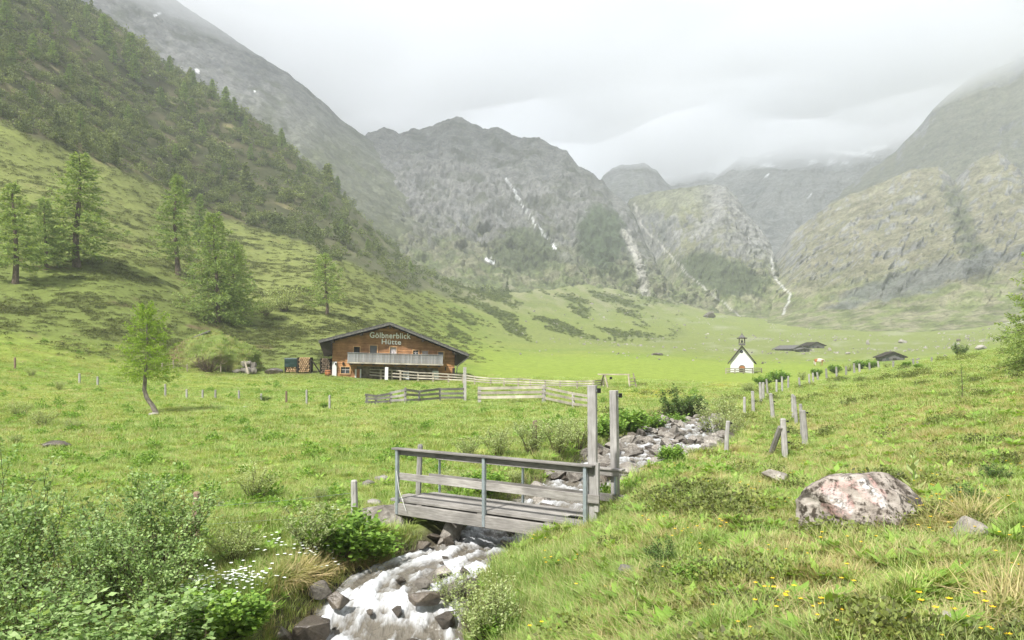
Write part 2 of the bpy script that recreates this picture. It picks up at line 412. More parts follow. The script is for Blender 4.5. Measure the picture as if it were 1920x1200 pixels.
# ------------------------------------------------------------------ mountains: surfaces lofted between a foot line and a crest line
def resample(poly, n):
    a = np.asarray(poly, float); s = np.concatenate([[0], np.cumsum(np.abs(np.diff(a[:, 0]))+.35*np.abs(np.diff(a[:, 1])))])
    t = np.linspace(0, s[-1], n); return np.stack([np.interp(t, s, a[:, k]) for k in range(3)], 1)
def loft(name, rows, nu, nv, amp, nscale, paint, seed=0, jag=1.0, back=(70, 260), tilt=.3, gw=.35):
    rows = [resample(r, nu) for r in rows]
    crest = rows[-1].copy()
    # ragged crest line
    rag = fbm(np.stack([crest[:, 0]/38., 0*crest[:, 0]+seed], 1), 5, .6)
    crest[:, 1] += rag*9*jag; rows[-1] = crest
    nr_ = len(rows); T = np.linspace(0, nr_-1, nv); lay = []
    arr = np.stack(rows)                                  # rows, nu, 3
    arr[:, :, 2] = np.log(arr[:, :, 2])
    for t in T:
        k = min(int(t), nr_-2); f = t-k; lay.append(arr[k]*(1-f)+arr[k+1]*f)
    b1 = crest.copy(); b1[:, 1] += back[0]*.3; b1[:, 2] = np.log(b1[:, 2]+back[1]*.35)
    b2 = crest.copy(); b2[:, 1] += back[0]*2.5; b2[:, 2] = np.log(b2[:, 2]+back[1])
    for f in (.33, .66, 1): lay.append(np.concatenate([lay[len(T)-1][:, :2]*(1-f)+b1[:, :2]*f, (lay[len(T)-1][:, 2:]*(1-f)+b1[:, 2:]*f)], 1))
    lay.append(b2)
    G = np.stack(lay, 1)                                  # nu, nv', 3
    nvv = G.shape[1]; G = G.reshape(-1, 3); Y = np.exp(G[:, 2]); px, py = G[:, 0], G[:, 1]
    V = np.stack([(px-CX)/F*Y, Y, EYE-(py-HY)/F*Y], 1)
    t = np.tile(np.concatenate([np.linspace(0, 1, nv), np.full(nvv-nv, 1.)]), nu)
    s = np.repeat(np.linspace(0, 1, nu), nvv)
    env = (.25+.75*np.sin(np.pi*np.clip(t, 0, 1))**.6)*(.22+.78*sstep(.2, .6, t))
    p = V/nscale+seed
    r = .7*fbm(p*np.array((1, .6, .55)), 6, .55, True)+.5*fbm(p*2.3+4, 5, .6)
    r2 = fbm(p*np.array((1.1, 1., .8))*3.3+9, 4, .6, True)
    global gul
    gul = fbm(np.stack([(px+tilt*py+34*r)/52.+seed, (py-tilt*px*.5+30*r2)/150.+seed*3], 1), 5, .62, True)
    dirv = np.stack([0*Y+.05, 0*Y-.78, 0*Y+.3], 1)
    V = V+dirv*((r*amp+r2*amp*.35+gul*amp*gw)*env)[:, None]
    Fc = gridfaces(nu, nvv); me = npmesh(name, V, Fc, smooth=False)
    nrm = np.empty(len(V)*3, np.float32); me.vertices.foreach_get('normal', nrm); nrm = nrm.reshape(-1, 3)
    nrm *= np.where(nrm[:, 1:2] > 0, -1, 1)
    ppx = CX+F*V[:, 0]/V[:, 1]; ppy = HY+(EYE-V[:, 2])*F/V[:, 1]
    vcol(me, paint(ppx, ppy, V, nrm, t, r, r2))
    return tag(obj(name, me, M_rock), kind='structure')
M_rock = terrain_mat('mountain', (.07, .3), 5.0, .5)
ROCK = np.array((.105, .112, .115)); ROCKL = np.array((.22, .22, .215)); GRS = np.array((.112, .128, .060)); DRY = np.array((.205, .185, .12)); SCR = np.array((.055, .068, .034))
gul = 0
def rocky(px, py, V, n, t, r, r2, grass=.5, lo=.0, dry=.3, scrub=.0, nsc=60.):
    a = fbm(V/nsc, 5, .6)*.5+.5; b = fbm(V/(nsc*.35)+7, 4, .6)*.5+.5
    C = lerp3(ROCK, ROCKL, sstep(.3, .7, b+.35*gul))
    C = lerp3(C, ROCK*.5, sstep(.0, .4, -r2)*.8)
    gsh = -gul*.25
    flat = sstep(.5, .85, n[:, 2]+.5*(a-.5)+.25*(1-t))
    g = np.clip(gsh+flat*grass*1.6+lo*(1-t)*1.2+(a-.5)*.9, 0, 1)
    G = lerp3(GRS, DRY, np.clip(dry*(.4+1.4*(b-.2)), 0, 1))
    C = lerp3(C, G, sstep(.38, .7, g)*.85)
    C = lerp3(C, SCR, sstep(.5, .66, fbm(V/(nsc*.8)+3, 5, .6)*.5+.5)*scrub)
    return C
def snow(C, px, py, blobs, V):
    nz_ = fbm(np.stack([px/9., py/5.], 1), 3)
    for x, y, sx, sy, rot in blobs:
        c, s = math.cos(rot), math.sin(rot); dx, dy = px-x, py-y; u = (c*dx+s*dy)/sx; v = (-s*dx+c*dy)/sy
        C = lerp3(C, (.86, .87, .89), sstep(1.15, .85, np.sqrt(u*u+v*v)+.35*nz_))
    return C
def streak(C, px, py, pts, wdt, col, k=1.):
    """a pale gully, scree run or torrent following a line"""
    pts = np.asarray(pts, float); x = np.interp(py, pts[:, 1], pts[:, 0])+5*fbm(np.stack([py/14., 0*py], 1), 3)
    inside = (py > pts[0, 1]) & (py < pts[-1, 1])
    return lerp3(C, col, sstep(wdt*1.3, wdt*.5, np.abs(px-x))*inside*k)

loft('cirque_mountain', [[(1040, 560, 900), (1400, 540, 900), (1700, 520, 900), (2100, 480, 900)], [(1060, 480, 1250), (1300, 440, 1250), (1440, 418, 1200), (1500, 412, 1200), (1700, 400, 1200), (2100, 350, 1200)],
      [(1180, 345, 1800), (1260, 336, 1800), (1320, 322, 1800), (1345, 330, 1800), (1380, 303, 1800), (1450, 284, 1800), (1520, 270, 1820), (1600, 258, 1800), (1690, 222, 1800), (1730, 214, 1800), (1800, 170, 1800), (2100, 60, 1700)]],
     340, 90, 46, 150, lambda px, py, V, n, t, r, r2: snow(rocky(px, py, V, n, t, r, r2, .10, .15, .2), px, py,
      [(1640, 278, 24, 6, -.2), (1600, 288, 40, 4, .1), (1560, 303, 10, 4, 0), (1440, 310, 13, 3.5, 0), (1525, 303, 8, 3, 0), (1585, 305, 6, 2.5, 0), (1725, 240, 20, 6, -.95), (1560, 282, 12, 3, .5), (1680, 255, 6, 2.5, 0), (1440, 292, 8, 2.5, 0), (1610, 345, 4, 2, 0), (1440, 328, 4, 2, 0), (1520, 365, 4, 2, 0)], V), seed=1)
loft('distant_peak', [[(1060, 520, 800), (1200, 520, 800), (1320, 520, 800)], [(1090, 430, 1150), (1200, 420, 1150), (1310, 430, 1150)],
      [(1090, 400, 1500), (1130, 332, 1500), (1148, 316, 1500), (1168, 311, 1500), (1205, 307, 1500), (1228, 320, 1500), (1248, 344, 1500), (1290, 372, 1500), (1330, 400, 1450)]],
     120, 50, 24, 90, lambda *a: rocky(*a, .3, .2, .2), seed=2, jag=.5)
loft('clouded_ridge', [[(560, 400, 1000), (720, 420, 1000), (860, 440, 1000)], [(600, 195, 1450), (650, 212, 1450), (690, 222, 1450), (735, 238, 1450), (765, 246, 1450), (800, 262, 1450), (860, 300, 1450)]],
     100, 50, 22, 80, lambda px, py, V, n, t, r, r2: snow(rocky(px, py, V, n, t, r, r2, .1, .1, .1), px, py, [(757, 255, 13, 5, -.5), (740, 246, 8, 3, .4)], V), seed=3, jag=.7)
loft('right_mountain', [[(1480, 560, 760), (1700, 540, 740), (2000, 520, 700), (2500, 500, 650)], [(1520, 430, 1000), (1700, 400, 980), (2000, 330, 950), (2500, 200, 900)],
      [(1560, 372, 1330), (1620, 328, 1330), (1680, 283, 1330), (1712, 250, 1330), (1745, 210, 1330), (1790, 168, 1330), (1832, 138, 1330), (1880, 122, 1330), (1960, 66, 1300), (2200, -80, 1250), (2500, -200, 1200)]],
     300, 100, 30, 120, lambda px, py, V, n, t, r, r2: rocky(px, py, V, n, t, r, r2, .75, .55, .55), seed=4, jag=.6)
loft('left_mountain', [[(-700, 420, 480), (0, 380, 480), (300, 400, 480), (600, 450, 520), (860, 560, 560)], [(-700, 100, 650), (0, 100, 640), (300, 200, 650), (600, 330, 680), (860, 470, 700)],
      [(-700, -500, 880), (0, -260, 880), (150, -110, 890), (250, -55, 900), (330, 2, 900), (420, 62, 900), (480, 103, 900), (540, 140, 910), (600, 188, 920), (640, 226, 940), (672, 250, 950), (700, 268, 960), (760, 310, 980), (860, 400, 1000)]],
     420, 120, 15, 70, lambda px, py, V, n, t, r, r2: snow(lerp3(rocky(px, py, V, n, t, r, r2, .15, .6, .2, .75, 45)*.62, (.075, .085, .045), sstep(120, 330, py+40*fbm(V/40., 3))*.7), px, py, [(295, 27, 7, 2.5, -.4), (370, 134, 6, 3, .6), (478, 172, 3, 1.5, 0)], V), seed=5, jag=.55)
def paint_central(px, py, V, n, t, r, r2):
    C = lerp3(rocky(px, py, V, n, t, r, r2, .16, .75, .10, .65, 42)*.62, lerp3((.105, .128, .055), (.165, .165, .105), sstep(.4, .65, fbm(V/16.+2, 4)*.5+.5)), sstep(425, 520, py+75*fbm(V/38., 4)+.10*(1000-px))*.92)
    C = lerp3(C, (.04, .058, .030), sstep(1.15, .75, np.hypot((px-1128)/48, (py-445)/62)+.4*fbm(V/14., 4))*.95)      # dark spruce patch
    C = lerp3(C, (.05, .065, .032), sstep(1.1, .7, np.hypot((px-985)/70, (py-470)/45)+.5*fbm(V/14., 4))*.85)
    C = streak(C, px, py, [(945, 330), (975, 375), (1000, 415), (1042, 465)], 1.6, (.6, .61, .62), .8)
    C = streak(C, px, py, [(1190, 385), (1200, 425), (1235, 455), (1290, 515), (1380, 590)], 2.4, (.36, .35, .33), .7)
    C = streak(C, px, py, [(1170, 430), (1195, 480), (1205, 520), (1212, 565)], 9, (.36, .35, .32), .8)
    return snow(C, px, py, [(1040, 464, 2.2, 5, -.5), (918, 489, 10, 2.5, .5)], V)
loft('central_mountain', [[(480, 560, 470), (700, 620, 460), (860, 640, 430), (1000, 640, 430), (1130, 650, 440), (1250, 660, 450), (1400, 660, 470)],
      [(480, 470, 560), (700, 500, 560), (860, 540, 540), (1000, 560, 540), (1130, 575, 560), (1250, 590, 580), (1400, 598, 600)],
      [(480, 400, 780), (700, 400, 780), (860, 430, 740), (1000, 470, 700), (1130, 490, 690), (1230, 540, 680), (1400, 590, 650)],
      [(520, 330, 1050), (600, 310, 1050), (660, 288, 1040), (690, 255, 1040), (720, 243, 1040), (748, 256, 1030), (775, 246, 1030), (812, 240, 1030), (840, 229, 1030), (858, 224, 1030), (880, 233, 1030), (905, 247, 1020), (930, 244, 1010), (958, 258, 1000), (1010, 264, 980), (1040, 279, 960), (1062, 291, 950), (1085, 318, 940), (1130, 342, 900), (1150, 370, 880), (1180, 398, 860), (1200, 440, 840), (1225, 490, 800), (1280, 560, 720), (1400, 596, 660)]],
     460, 170, 34, 62, paint_central, seed=6, jag=.75, tilt=-.55, gw=.55)
def paint_knoll(px, py, V, n, t, r, r2):
    C = rocky(px, py, V, n, t, r, r2, .30, .65, .45, .25, 38)*.82
    C = lerp3(C, GRS*.8+DRY*.2, sstep(40, 15, py-370+14*fbm(V/20., 3))*sstep(1350, 1290, px)*.6)
    C = lerp3(C, lerp3((.115, .137, .058), (.175, .175, .11), sstep(.42, .62, fbm(V/11., 4)*.5+.5)), sstep(470, 545, py+60*fbm(V/34., 4)))
    sc_ = sstep(1.12, .8, np.hypot((px-1350-(py-515)*.9)/75, (py-515)/42)+.45*fbm(V/12., 4))
    C = lerp3(C, (.045, .06, .03), sc_*.9)
    C = streak(C, px, py, [(1190, 380), (1203, 425), (1236, 455), (1290, 515), (1390, 595)], 2.2, (.36, .35, .33), .7)
    C = streak(C, px, py, [(1452, 455), (1447, 495), (1455, 525), (1482, 552), (1470, 585)], 2.6, (.5, .5, .48), .75)
    return C
loft('grassy_knoll', [[(1180, 680, 540), (1270, 660, 490), (1350, 655, 490), (1430, 640, 500), (1500, 630, 520)], [(1180, 620, 680), (1270, 585, 600), (1350, 590, 590), (1430, 590, 590), (1490, 590, 580)],
      [(1170, 500, 850), (1270, 470, 720), (1350, 460, 690), (1420, 500, 670), (1475, 560, 640)], [(1150, 430, 930), (1180, 375, 890), (1240, 359, 850), (1300, 353, 830), (1336, 348, 820), (1360, 354, 800), (1380, 372, 790), (1400, 405, 770), (1440, 455, 740), (1452, 495, 710), (1480, 570, 660)]],
     260, 130, 22, 45, paint_knoll, seed=7, jag=.5, tilt=-.4, gw=.35)
def paint_crag(px, py, V, n, t, r, r2):
    C = rocky(px, py, V, n, t, r, r2, .62, .72, .8, .12, 40)*.85
    C = lerp3(C, lerp3((.125, .148, .06), (.185, .18, .115), sstep(.42, .62, fbm(V/11., 4)*.5+.5)), sstep(490, 565, py+60*fbm(V/34., 4)))
    C = lerp3(C, lerp3((.06, .065, .05), SCR*1.2, sstep(.4, .6, fbm(V/9., 3)*.5+.5)), sstep(30, 12, np.abs(px-(1775+(py-340)*.38))+25*fbm(V/16., 4))*sstep(330, 360, py)*(1-sstep(500, 540, py))*.8)
    C = lerp3(C, ROCK*.9, sstep(1.1, .7, np.hypot((px-1740)/190, (py-520-(px-1740)*-.28)/26)+.9*fbm(V/13., 5))*.8)
    C = streak(C, px, py, [(1452, 455), (1447, 495), (1455, 525), (1482, 552), (1468, 590)], 2.6, (.5, .5, .48), .75)
    return C
loft('right_crag', [[(1425, 660, 430), (1500, 655, 410), (1600, 655, 400), (1750, 650, 380), (1950, 655, 350), (2300, 650, 330)], [(1440, 588, 560), (1500, 585, 530), (1600, 585, 500), (1750, 580, 470), (1950, 575, 440), (2300, 540, 420)],
      [(1444, 540, 650), (1500, 500, 640), (1600, 470, 610), (1750, 450, 590), (1950, 440, 560), (2300, 400, 540)],
      [(1450, 480, 800), (1478, 442, 790), (1550, 388, 760), (1600, 365, 750), (1640, 350, 740), (1700, 325, 720), (1752, 317, 720), (1768, 330, 720), (1782, 346, 720), (1806, 322, 710), (1838, 298, 710), (1862, 288, 700), (1885, 306, 700), (1920, 335, 690), (2000, 340, 680), (2300, 290, 640)]],
     400, 160, 24, 60, paint_crag, seed=8, jag=.6, tilt=.75, gw=.4)

# ------------------------------------------------------------------ materials for things
M_bark = simple('larch_bark', (.15, .12, .095), (.07, .055, .042), 9, .95, .1, .8, .03, (1, 1, .3))
M_barkpale = simple('pale_bark', (.26, .23, .20), (.13, .11, .09), 9, .95, .1, .8, .03, (1, 1, .3))
M_stem = simple('shrub_stem', (.13, .10, .07), (.07, .055, .04), 14, .9, .1, .3)
M_larch = leaf_mat('larch_needles', (.25, .345, .10), (.14, .21, .07), .42, (.33, .42, .13), objrand=.12)
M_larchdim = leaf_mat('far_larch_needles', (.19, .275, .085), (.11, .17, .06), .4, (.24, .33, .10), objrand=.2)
M_larchyoung = leaf_mat('young_larch_needles', (.24, .36, .05), (.15, .25, .035), .42, (.32, .43, .07), objrand=.05)
M_alder = leaf_mat('alder_leaves', (.27, .40, .14), (.12, .205, .065), .4, (.43, .55, .27), objrand=.1)
M_willow = leaf_mat('willow_leaves', (.37, .44, .19), (.22, .29, .10), .4, (.50, .57, .30), objrand=.12)
M_bright = leaf_mat('bright_leaves', (.20, .34, .055), (.10, .20, .03), .38, (.30, .45, .09), objrand=.1)
M_dark = leaf_mat('dark_leaves', (.10, .175, .045), (.05, .09, .025), .3, (.17, .26, .07), objrand=.15)
M_heath = leaf_mat('heath_leaves', (.105, .135, .04), (.065, .06, .03), .25, (.15, .18, .055), objrand=.35)
M_bil = leaf_mat('bilberry_leaves', (.16, .205, .052), (.09, .095, .042), .3, (.23, .27, .08), objrand=.3)
M_scrub = leaf_mat('scrub_leaves', (.14, .18, .068), (.07, .088, .038), .32, (.21, .26, .10), objrand=.4)
M_brown = leaf_mat('dead_twigs', (.17, .12, .075), (.09, .065, .045), .1, (.24, .18, .12), objrand=.1)
def grass_mat(name, cols, dry):
    m, t, o = newmat(name)
    g = N(t, 'ShaderNodeNewGeometry')
    r = ramp(t, g.outputs['Random Per Island'], cols)
    n = N(t, 'ShaderNodeTexNoise'); n.inputs['Scale'].default_value = .55; n.inputs['Detail'].default_value = 5; n.inputs['Roughness'].default_value = .65
    t.links.new(g.outputs['Position'], n.inputs['Vector'])
    v = ramp(t, n.outputs['Fac'], [(.3, (.72, .82, .62)), (.5, (1, 1, 1)), (.7, (1.28, 1.1, 1.15))])
    col = mix(t, 1., r.outputs[0], v.outputs[0], 'MULTIPLY')
    oi = N(t, 'ShaderNodeObjectInfo'); rr = ramp(t, oi.outputs['Random'], [(1-dry-.02, 0.), (1-dry+.02, 1.)])
    col = mix(t, rr.outputs[0], col, mix(t, .75, col, (.36, .30, .15)))
    b = N(t, 'ShaderNodeBsdfPrincipled'); t.links.new(col, b.inputs['Base Color']); b.inputs['Roughness'].default_value = .55; b.inputs['Specular IOR Level'].default_value = .3
    tr = N(t, 'ShaderNodeBsdfTranslucent'); t.links.new(mix(t, 1., col, (1.2, 1.15, .7), 'MULTIPLY'), tr.inputs[0])
    ms = N(t, 'ShaderNodeMixShader'); ms.inputs[0].default_value = .35
    t.links.new(b.outputs[0], ms.inputs[1]); t.links.new(tr.outputs[0], ms.inputs[2]); t.links.new(ms.outputs[0], o.inputs[0]); return m
M_grass = grass_mat('grass_blades', [(0, (.185, .29, .065)), (.5, (.285, .395, .10)), (.85, (.365, .45, .14)), (1, (.49, .46, .25))], .10)
M_straw = grass_mat('straw_blades', [(0, (.24, .28, .07)), (.4, (.40, .37, .15)), (1, (.58, .50, .28))], .3)
M_petal = simple('yellow_petals', (.75, .52, .02), (.62, .36, .01), 20, .6, .2, .1)
M_white = simple('white_petals', (.78, .79, .76), (.66, .70, .62), 20, .7, .2, .1)

# ------------------------------------------------------------------ plant prototypes (numpy)
def unit(v): return v/np.maximum(np.linalg.norm(v, axis=1, keepdims=True), 1e-9)
def leaves(C, D, ln, wd, up=None, fold=0.):
    """one diamond leaf per row: base C, direction D"""
    n = len(C); D = unit(D); up = np.random.default_rng(n).normal(size=(n, 3)) if up is None else up
    S = unit(np.cross(D, up)); ln = np.broadcast_to(np.asarray(ln, float), (n,))[:, None]; wd = np.broadcast_to(np.asarray(wd, float), (n,))[:, None]
    U = np.cross(S, D)
    mid = C+D*ln*.45-U*fold*wd
    V = np.stack([C, mid+S*wd*.5+U*fold*wd, C+D*ln, mid-S*wd*.5+U*fold*wd], 1).reshape(-1, 3)
    a = np.arange(n)*4
    return V, np.stack([a, a+1, a+2, a+3], 1)
def limb_tubes(paths, radii, n=4):
    """paths (m,k,3), radii (m,k) -> vertices, quads"""
    m, k, _ = paths.shape; T = np.gradient(paths, axis=1); T = T/np.maximum(np.linalg.norm(T, axis=2, keepdims=True), 1e-9)
    ref = np.where(np.abs(T[..., 2:]) > .9, np.array((1., 0, 0)), np.array((0, 0, 1.)))
    A = np.cross(T, ref); A /= np.linalg.norm(A, axis=2, keepdims=True); B = np.cross(T, A)
    th = np.arange(n)*2*np.pi/n
    V = paths[:, :, None]+radii[..., None, None]*(A[:, :, None]*np.cos(th)[:, None]+B[:, :, None]*np.sin(th)[:, None])
    idx = np.arange(m*k*n).reshape(m, k, n)
    a = idx[:, :-1]; b = idx[:, 1:]
    return V.reshape(-1, 3), np.stack([a, np.roll(a, -1, 2), np.roll(b, -1, 2), b], -1).reshape(-1, 4)
def join(parts):
    V = []; Fq = []; n = 0
    for v, f in parts: V.append(v); Fq.append(np.asarray(f)+n); n += len(v)
    return np.concatenate(V), np.concatenate(Fq)
def larch_mesh(name, seed, H, spread=.24, low=.16, nbr=95, leaf=.22, lw=.07, twig=9, per=3, bend=None, droop=.5, rad=.017, taper=.75, sparse=0.):
    r = np.random.default_rng(seed); K = 14
    t = np.linspace(0, 1, K)
    path = np.stack([.012*H*np.sin(t*5+seed), .012*H*np.cos(t*4+seed)-.012*H*math.cos(seed), t*H], 1)
    if bend is not None: path[:, :2] += np.stack([np.interp(t, bend[0], bend[1]), np.interp(t, bend[0], bend[2])], 1)*H
    rr = rad*H*(1-t)**.8+.004*H*np.exp(-t*22)+.0015*H
    tv, tf = limb_tubes(path[None], rr[None], 8)
    h = low+(1-low)*(np.arange(nbr)+r.random(nbr)*.8)/nbr; h = np.minimum(h, .985)
    if sparse: h = h[r.random(nbr) > sparse]
    nb = len(h); az = np.arange(nb)*2.39996+r.normal(0, .35, nb)
    prof = np.clip((1-h)/(1-low), 0, 1)**taper*(1-.35*np.exp(-((h-low)/.07)))
    Lb = H*spread*prof*r.uniform(.55, 1.12, nb)+.018*H
    pit = np.interp(h, [low, .6, 1], [-.18, .05, .8])+r.normal(0, .12, nb)
    base = np.stack([np.interp(h, t, path[:, k]) for k in range(3)], 1)
    ks = np.linspace(0, 1, 5)
    dirh = np.stack([np.cos(az), np.sin(az)], 1)
    bp = np.zeros((nb, 5, 3))
    bp[:, :, :2] = base[:, None, :2]+dirh[:, None]*(Lb*np.cos(pit))[:, None, None]*ks[None, :, None]
    bp[:, :, 2] = base[:, None, 2]+(Lb*np.sin(pit))[:, None]*ks-(droop*Lb*.45)[:, None]*np.sin(ks*np.pi*.62)**2+(.10*Lb)[:, None]*ks**4
    br = np.clip(.010*Lb[:, None]*(1-ks*.85)+.003*H/10, .004, .06)
    bv, bf = limb_tubes(bp, br, 3)
    trunk = join([(tv, tf), (bv, bf)])
    # twigs hang from the limbs, needle tufts sit along the twigs
    nt_ = np.maximum((twig*Lb/(H*spread)*1.0+3).astype(int), 3); bi = np.repeat(np.arange(nb), nt_); m = len(bi)
    s = r.uniform(.12, 1.0, m); k4 = s*4; ki = np.minimum(k4.astype(int), 3); kf = (k4-ki)[:, None]
    tb = bp[bi, ki]*(1-kf)+bp[bi, ki+1]*kf
    side = r.choice([-1, 1], m)*r.uniform(.25, 1., m)
    lat = np.stack([-dirh[bi, 1], dirh[bi, 0]], 1)*side[:, None]+dirh[bi]*r.uniform(.2, .9, m)[:, None]
    td = unit(np.concatenate([lat, (r.uniform(-.75, .12, m))[:, None]], 1))
    tl = Lb[bi]*r.uniform(.12, .34, m)*(1.15-s*.6)+.02*H*.5
    li = np.repeat(np.arange(m), per); n = len(li)
    u = r.uniform(0, 1, n)
    C0 = tb[li]+td[li]*(tl[li]*u)[:, None]+r.normal(0, .012*H*.25, (n, 3))
    D = td[li]*.8+r.normal(0, .55, (n, 3))+np.array((0, 0, .1))
    sc_ = r.uniform(.6, 1.25, n)
    V1, F1 = leaves(C0, D, leaf*sc_, lw*sc_, r.normal(size=(n, 3)))
    a = npmesh(name+'_trunk', *trunk, smooth=True); b = npmesh(name+'_crown', V1, F1)
    return a, b
def shrub_mesh(name, seed, H=1., Wd=1., stems=14, nleaf=1800, leaf=.05, lw=.03, lowl=.15, spiky=.5, sr=.008, clump=0.):
    r = np.random.default_rng(seed); ks = np.linspace(0, 1, 6)
    az = r.uniform(0, 2*np.pi, stems); out = Wd*.5*np.sqrt(r.uniform(.05, 1, stems)); hh = H*r.uniform(.6, 1., stems)*(1-.35*(out/(Wd*.5))**2)
    p = np.zeros((stems, 6, 3)); wob = r.normal(0, .05*H, (stems, 6, 2))*ks[None, :, None]
    b0 = r.uniform(.08, .22, stems)
    rr = out[:, None]*(b0[:, None]+(1-b0[:, None])*ks**(.75+.4*spiky))
    p[:, :, 0] = np.cos(az)[:, None]*rr+wob[..., 0]; p[:, :, 1] = np.sin(az)[:, None]*rr+wob[..., 1]; p[:, :, 2] = hh[:, None]*ks
    # side shoots
    ns = stems*5; si = r.integers(0, stems, ns); s = r.uniform(.25, .92, ns)*5; ki = np.minimum(s.astype(int), 4); kf = (s-ki)[:, None]
    q0 = p[si, ki]*(1-kf)+p[si, ki+1]*kf
    dd = unit(np.stack([r.normal(0, 1, ns), r.normal(0, 1, ns), r.uniform(.2, 1.4, ns)], 1)); ll = H*r.uniform(.10, .28, ns)
    sp_ = q0[:, None]+dd[:, None]*(ll[:, None]*np.linspace(0, 1, 4))[..., None]
    wood = join([limb_tubes(p, sr*(1-.8*ks)[None]*np.ones((stems, 1)), 4), limb_tubes(sp_, .45*sr*(1-.8*np.linspace(0, 1, 4))[None]*np.ones((ns, 1)), 3)])
    n1 = nleaf//3; n2 = nleaf-n1
    i1 = r.integers(0, stems, n1); s = (lowl+(1-lowl)*r.random(n1)**.8)*5; ki = np.minimum(s.astype(int), 4); kf = (s-ki)[:, None]
    c1 = p[i1, ki]*(1-kf)+p[i1, ki+1]*kf
    i2 = r.integers(0, ns, n2); s = r.random(n2)**.8*3; ki = np.minimum(s.astype(int), 2); kf = (s-ki)[:, None]
    c2 = sp_[i2, ki]*(1-kf)+sp_[i2, ki+1]*kf
    c = np.concatenate([c1, c2])+r.normal(0, leaf*.5, (nleaf, 3)); c[:, 2] = np.maximum(c[:, 2], .02*H)
    D = np.stack([c[:, 0]/Wd+r.normal(0, .6, nleaf), c[:, 1]/Wd+r.normal(0, .6, nleaf), r.uniform(-.3, .7, nleaf)], 1)
    k = r.uniform(.6, 1.3, nleaf)
    V, Fq = leaves(c, D, leaf*k, lw*k, np.stack([r.normal(0, .5, nleaf), r.normal(0, .5, nleaf), np.ones(nleaf)], 1), .15)
    return npmesh(name+'_stems', *wood, smooth=True), npmesh(name+'_leaves', V, Fq)
def tuft_mesh(name, seed, n=30, rad=.11, h=(.10, .26), wd=.006, lean=.5, curl=.5):
    r = np.random.default_rng(seed); a = r.uniform(0, 2*np.pi, n); ro = rad*np.sqrt(r.random(n))
    b = np.stack([np.cos(a)*ro, np.sin(a)*ro, np.full(n, -.03)], 1); hh = r.uniform(*h, n)
    la = a+r.normal(0, .9, n); le = r.uniform(.1, lean, n)
    d = np.stack([np.cos(la)*le, np.sin(la)*le, np.ones(n)], 1); d = unit(d)
    t = b+d*hh[:, None]*.55; cu = r.uniform(.1, curl, n)
    tip = t+unit(d+np.stack([np.cos(la)*cu, np.sin(la)*cu, -cu*.6], 1))*hh[:, None]*.5
    s = np.stack([-np.sin(la), np.cos(la), 0*la], 1)*(wd*r.uniform(.6, 1.3, n))[:, None]
    V = np.stack([b-s*.5, b+s*.5, t+s*.42, t-s*.42, tip], 1).reshape(-1, 3); i = np.arange(n)*5
    return npmesh(name, V, [np.stack([i, i+1, i+2, i+3], 1), np.stack([i+3, i+2, i+4], 1)])
def clump_mesh(name, seed, n=160, rx=.5, h=.4, leaf=.06, lw=.04, flat=.6):
    """low cushion of small leaves"""
    r = np.random.default_rng(seed); u = unit(r.normal(size=(n, 3))); u[:, 2] = np.abs(u[:, 2]); k = r.uniform(.55, 1.05, n)
    lump = 1+.35*np.sin(u[:, 0]*4+seed)*np.cos(u[:, 1]*5)
    c = u*np.array((rx, rx, h))*(k*lump)[:, None]
    D = u+r.normal(0, .7, (n, 3)); s = r.uniform(.6, 1.3, n)
    V, Fq = leaves(c, D, leaf*s, lw*s, r.normal(size=(n, 3))); return npmesh(name, V, Fq)
def bush_mesh(name, seed, n=220, H=2., W=1.6, leaf=.26, lw=.2):
    """far shrub: leaf clumps spread through an uneven crown"""
    r = np.random.default_rng(seed); nl = 9
    lc = np.stack([r.normal(0, W*.24, nl), r.normal(0, W*.24, nl), r.uniform(.2, .8, nl)*H], 1); lr = r.uniform(.18, .34, nl)*H
    i = r.integers(0, nl, n); u = unit(r.normal(size=(n, 3)))*(r.uniform(.4, 1, n)**.5)[:, None]
    c = lc[i]+u*lr[i][:, None]*np.array((1, 1, .8)); c[:, 2] = np.maximum(c[:, 2], .05)
    D = u+r.normal(0, .5, (n, 3)); s = r.uniform(.6, 1.3, n)
    V, Fq = leaves(c, D, leaf*s, lw*s, r.normal(size=(n, 3))); return npmesh(name, V, Fq)
def flower_mesh(name, seed, petals=5, size=.022, h=.2, heads=3, spread=.1):
    r = np.random.default_rng(seed); pv = []; sv = []
    for k in range(heads):
        p = np.array((r.normal(0, spread), r.normal(0, spread), h*r.uniform(.7, 1.1)))
        a = np.arange(petals)*2*np.pi/petals+r.random()
        pv.append(leaves(np.repeat(p[None], petals, 0), np.stack([np.cos(a), np.sin(a), 0*a+.25], 1), size, size*.9, np.repeat([(0, 0, 1.)], petals, 0)))
        sv.append(limb_tubes(np.array([[p*np.array((.4, .4, 0)), p*np.array((.7, .7, .5)), p]]), np.array([[.003, .0025, .002]]), 3))
    A = join(pv); B = join(sv); V = np.concatenate([A[0], B[0]]); nA = len(A[1])
    me = npmesh(name, V, [A[1], B[1]+len(A[0])]); idx = np.zeros(len(me.polygons), np.int32); idx[nA:] = 1
    return me, idx
def rosette_mesh(name, seed, n=9, ln=.16, wd=.07):
    r = np.random.default_rng(seed); a = np.arange(n)*2.4; c = np.stack([.02*np.cos(a), .02*np.sin(a), .02+.04*r.random(n)], 1)
    D = np.stack([np.cos(a), np.sin(a), r.uniform(.25, 1.1, n)], 1); s = r.uniform(.6, 1.2, n)
    V, Fq = leaves(c, D, ln*s, wd*s, np.repeat([(0, 0, 1.)], n, 0), .12); return npmesh(name, V, Fq)

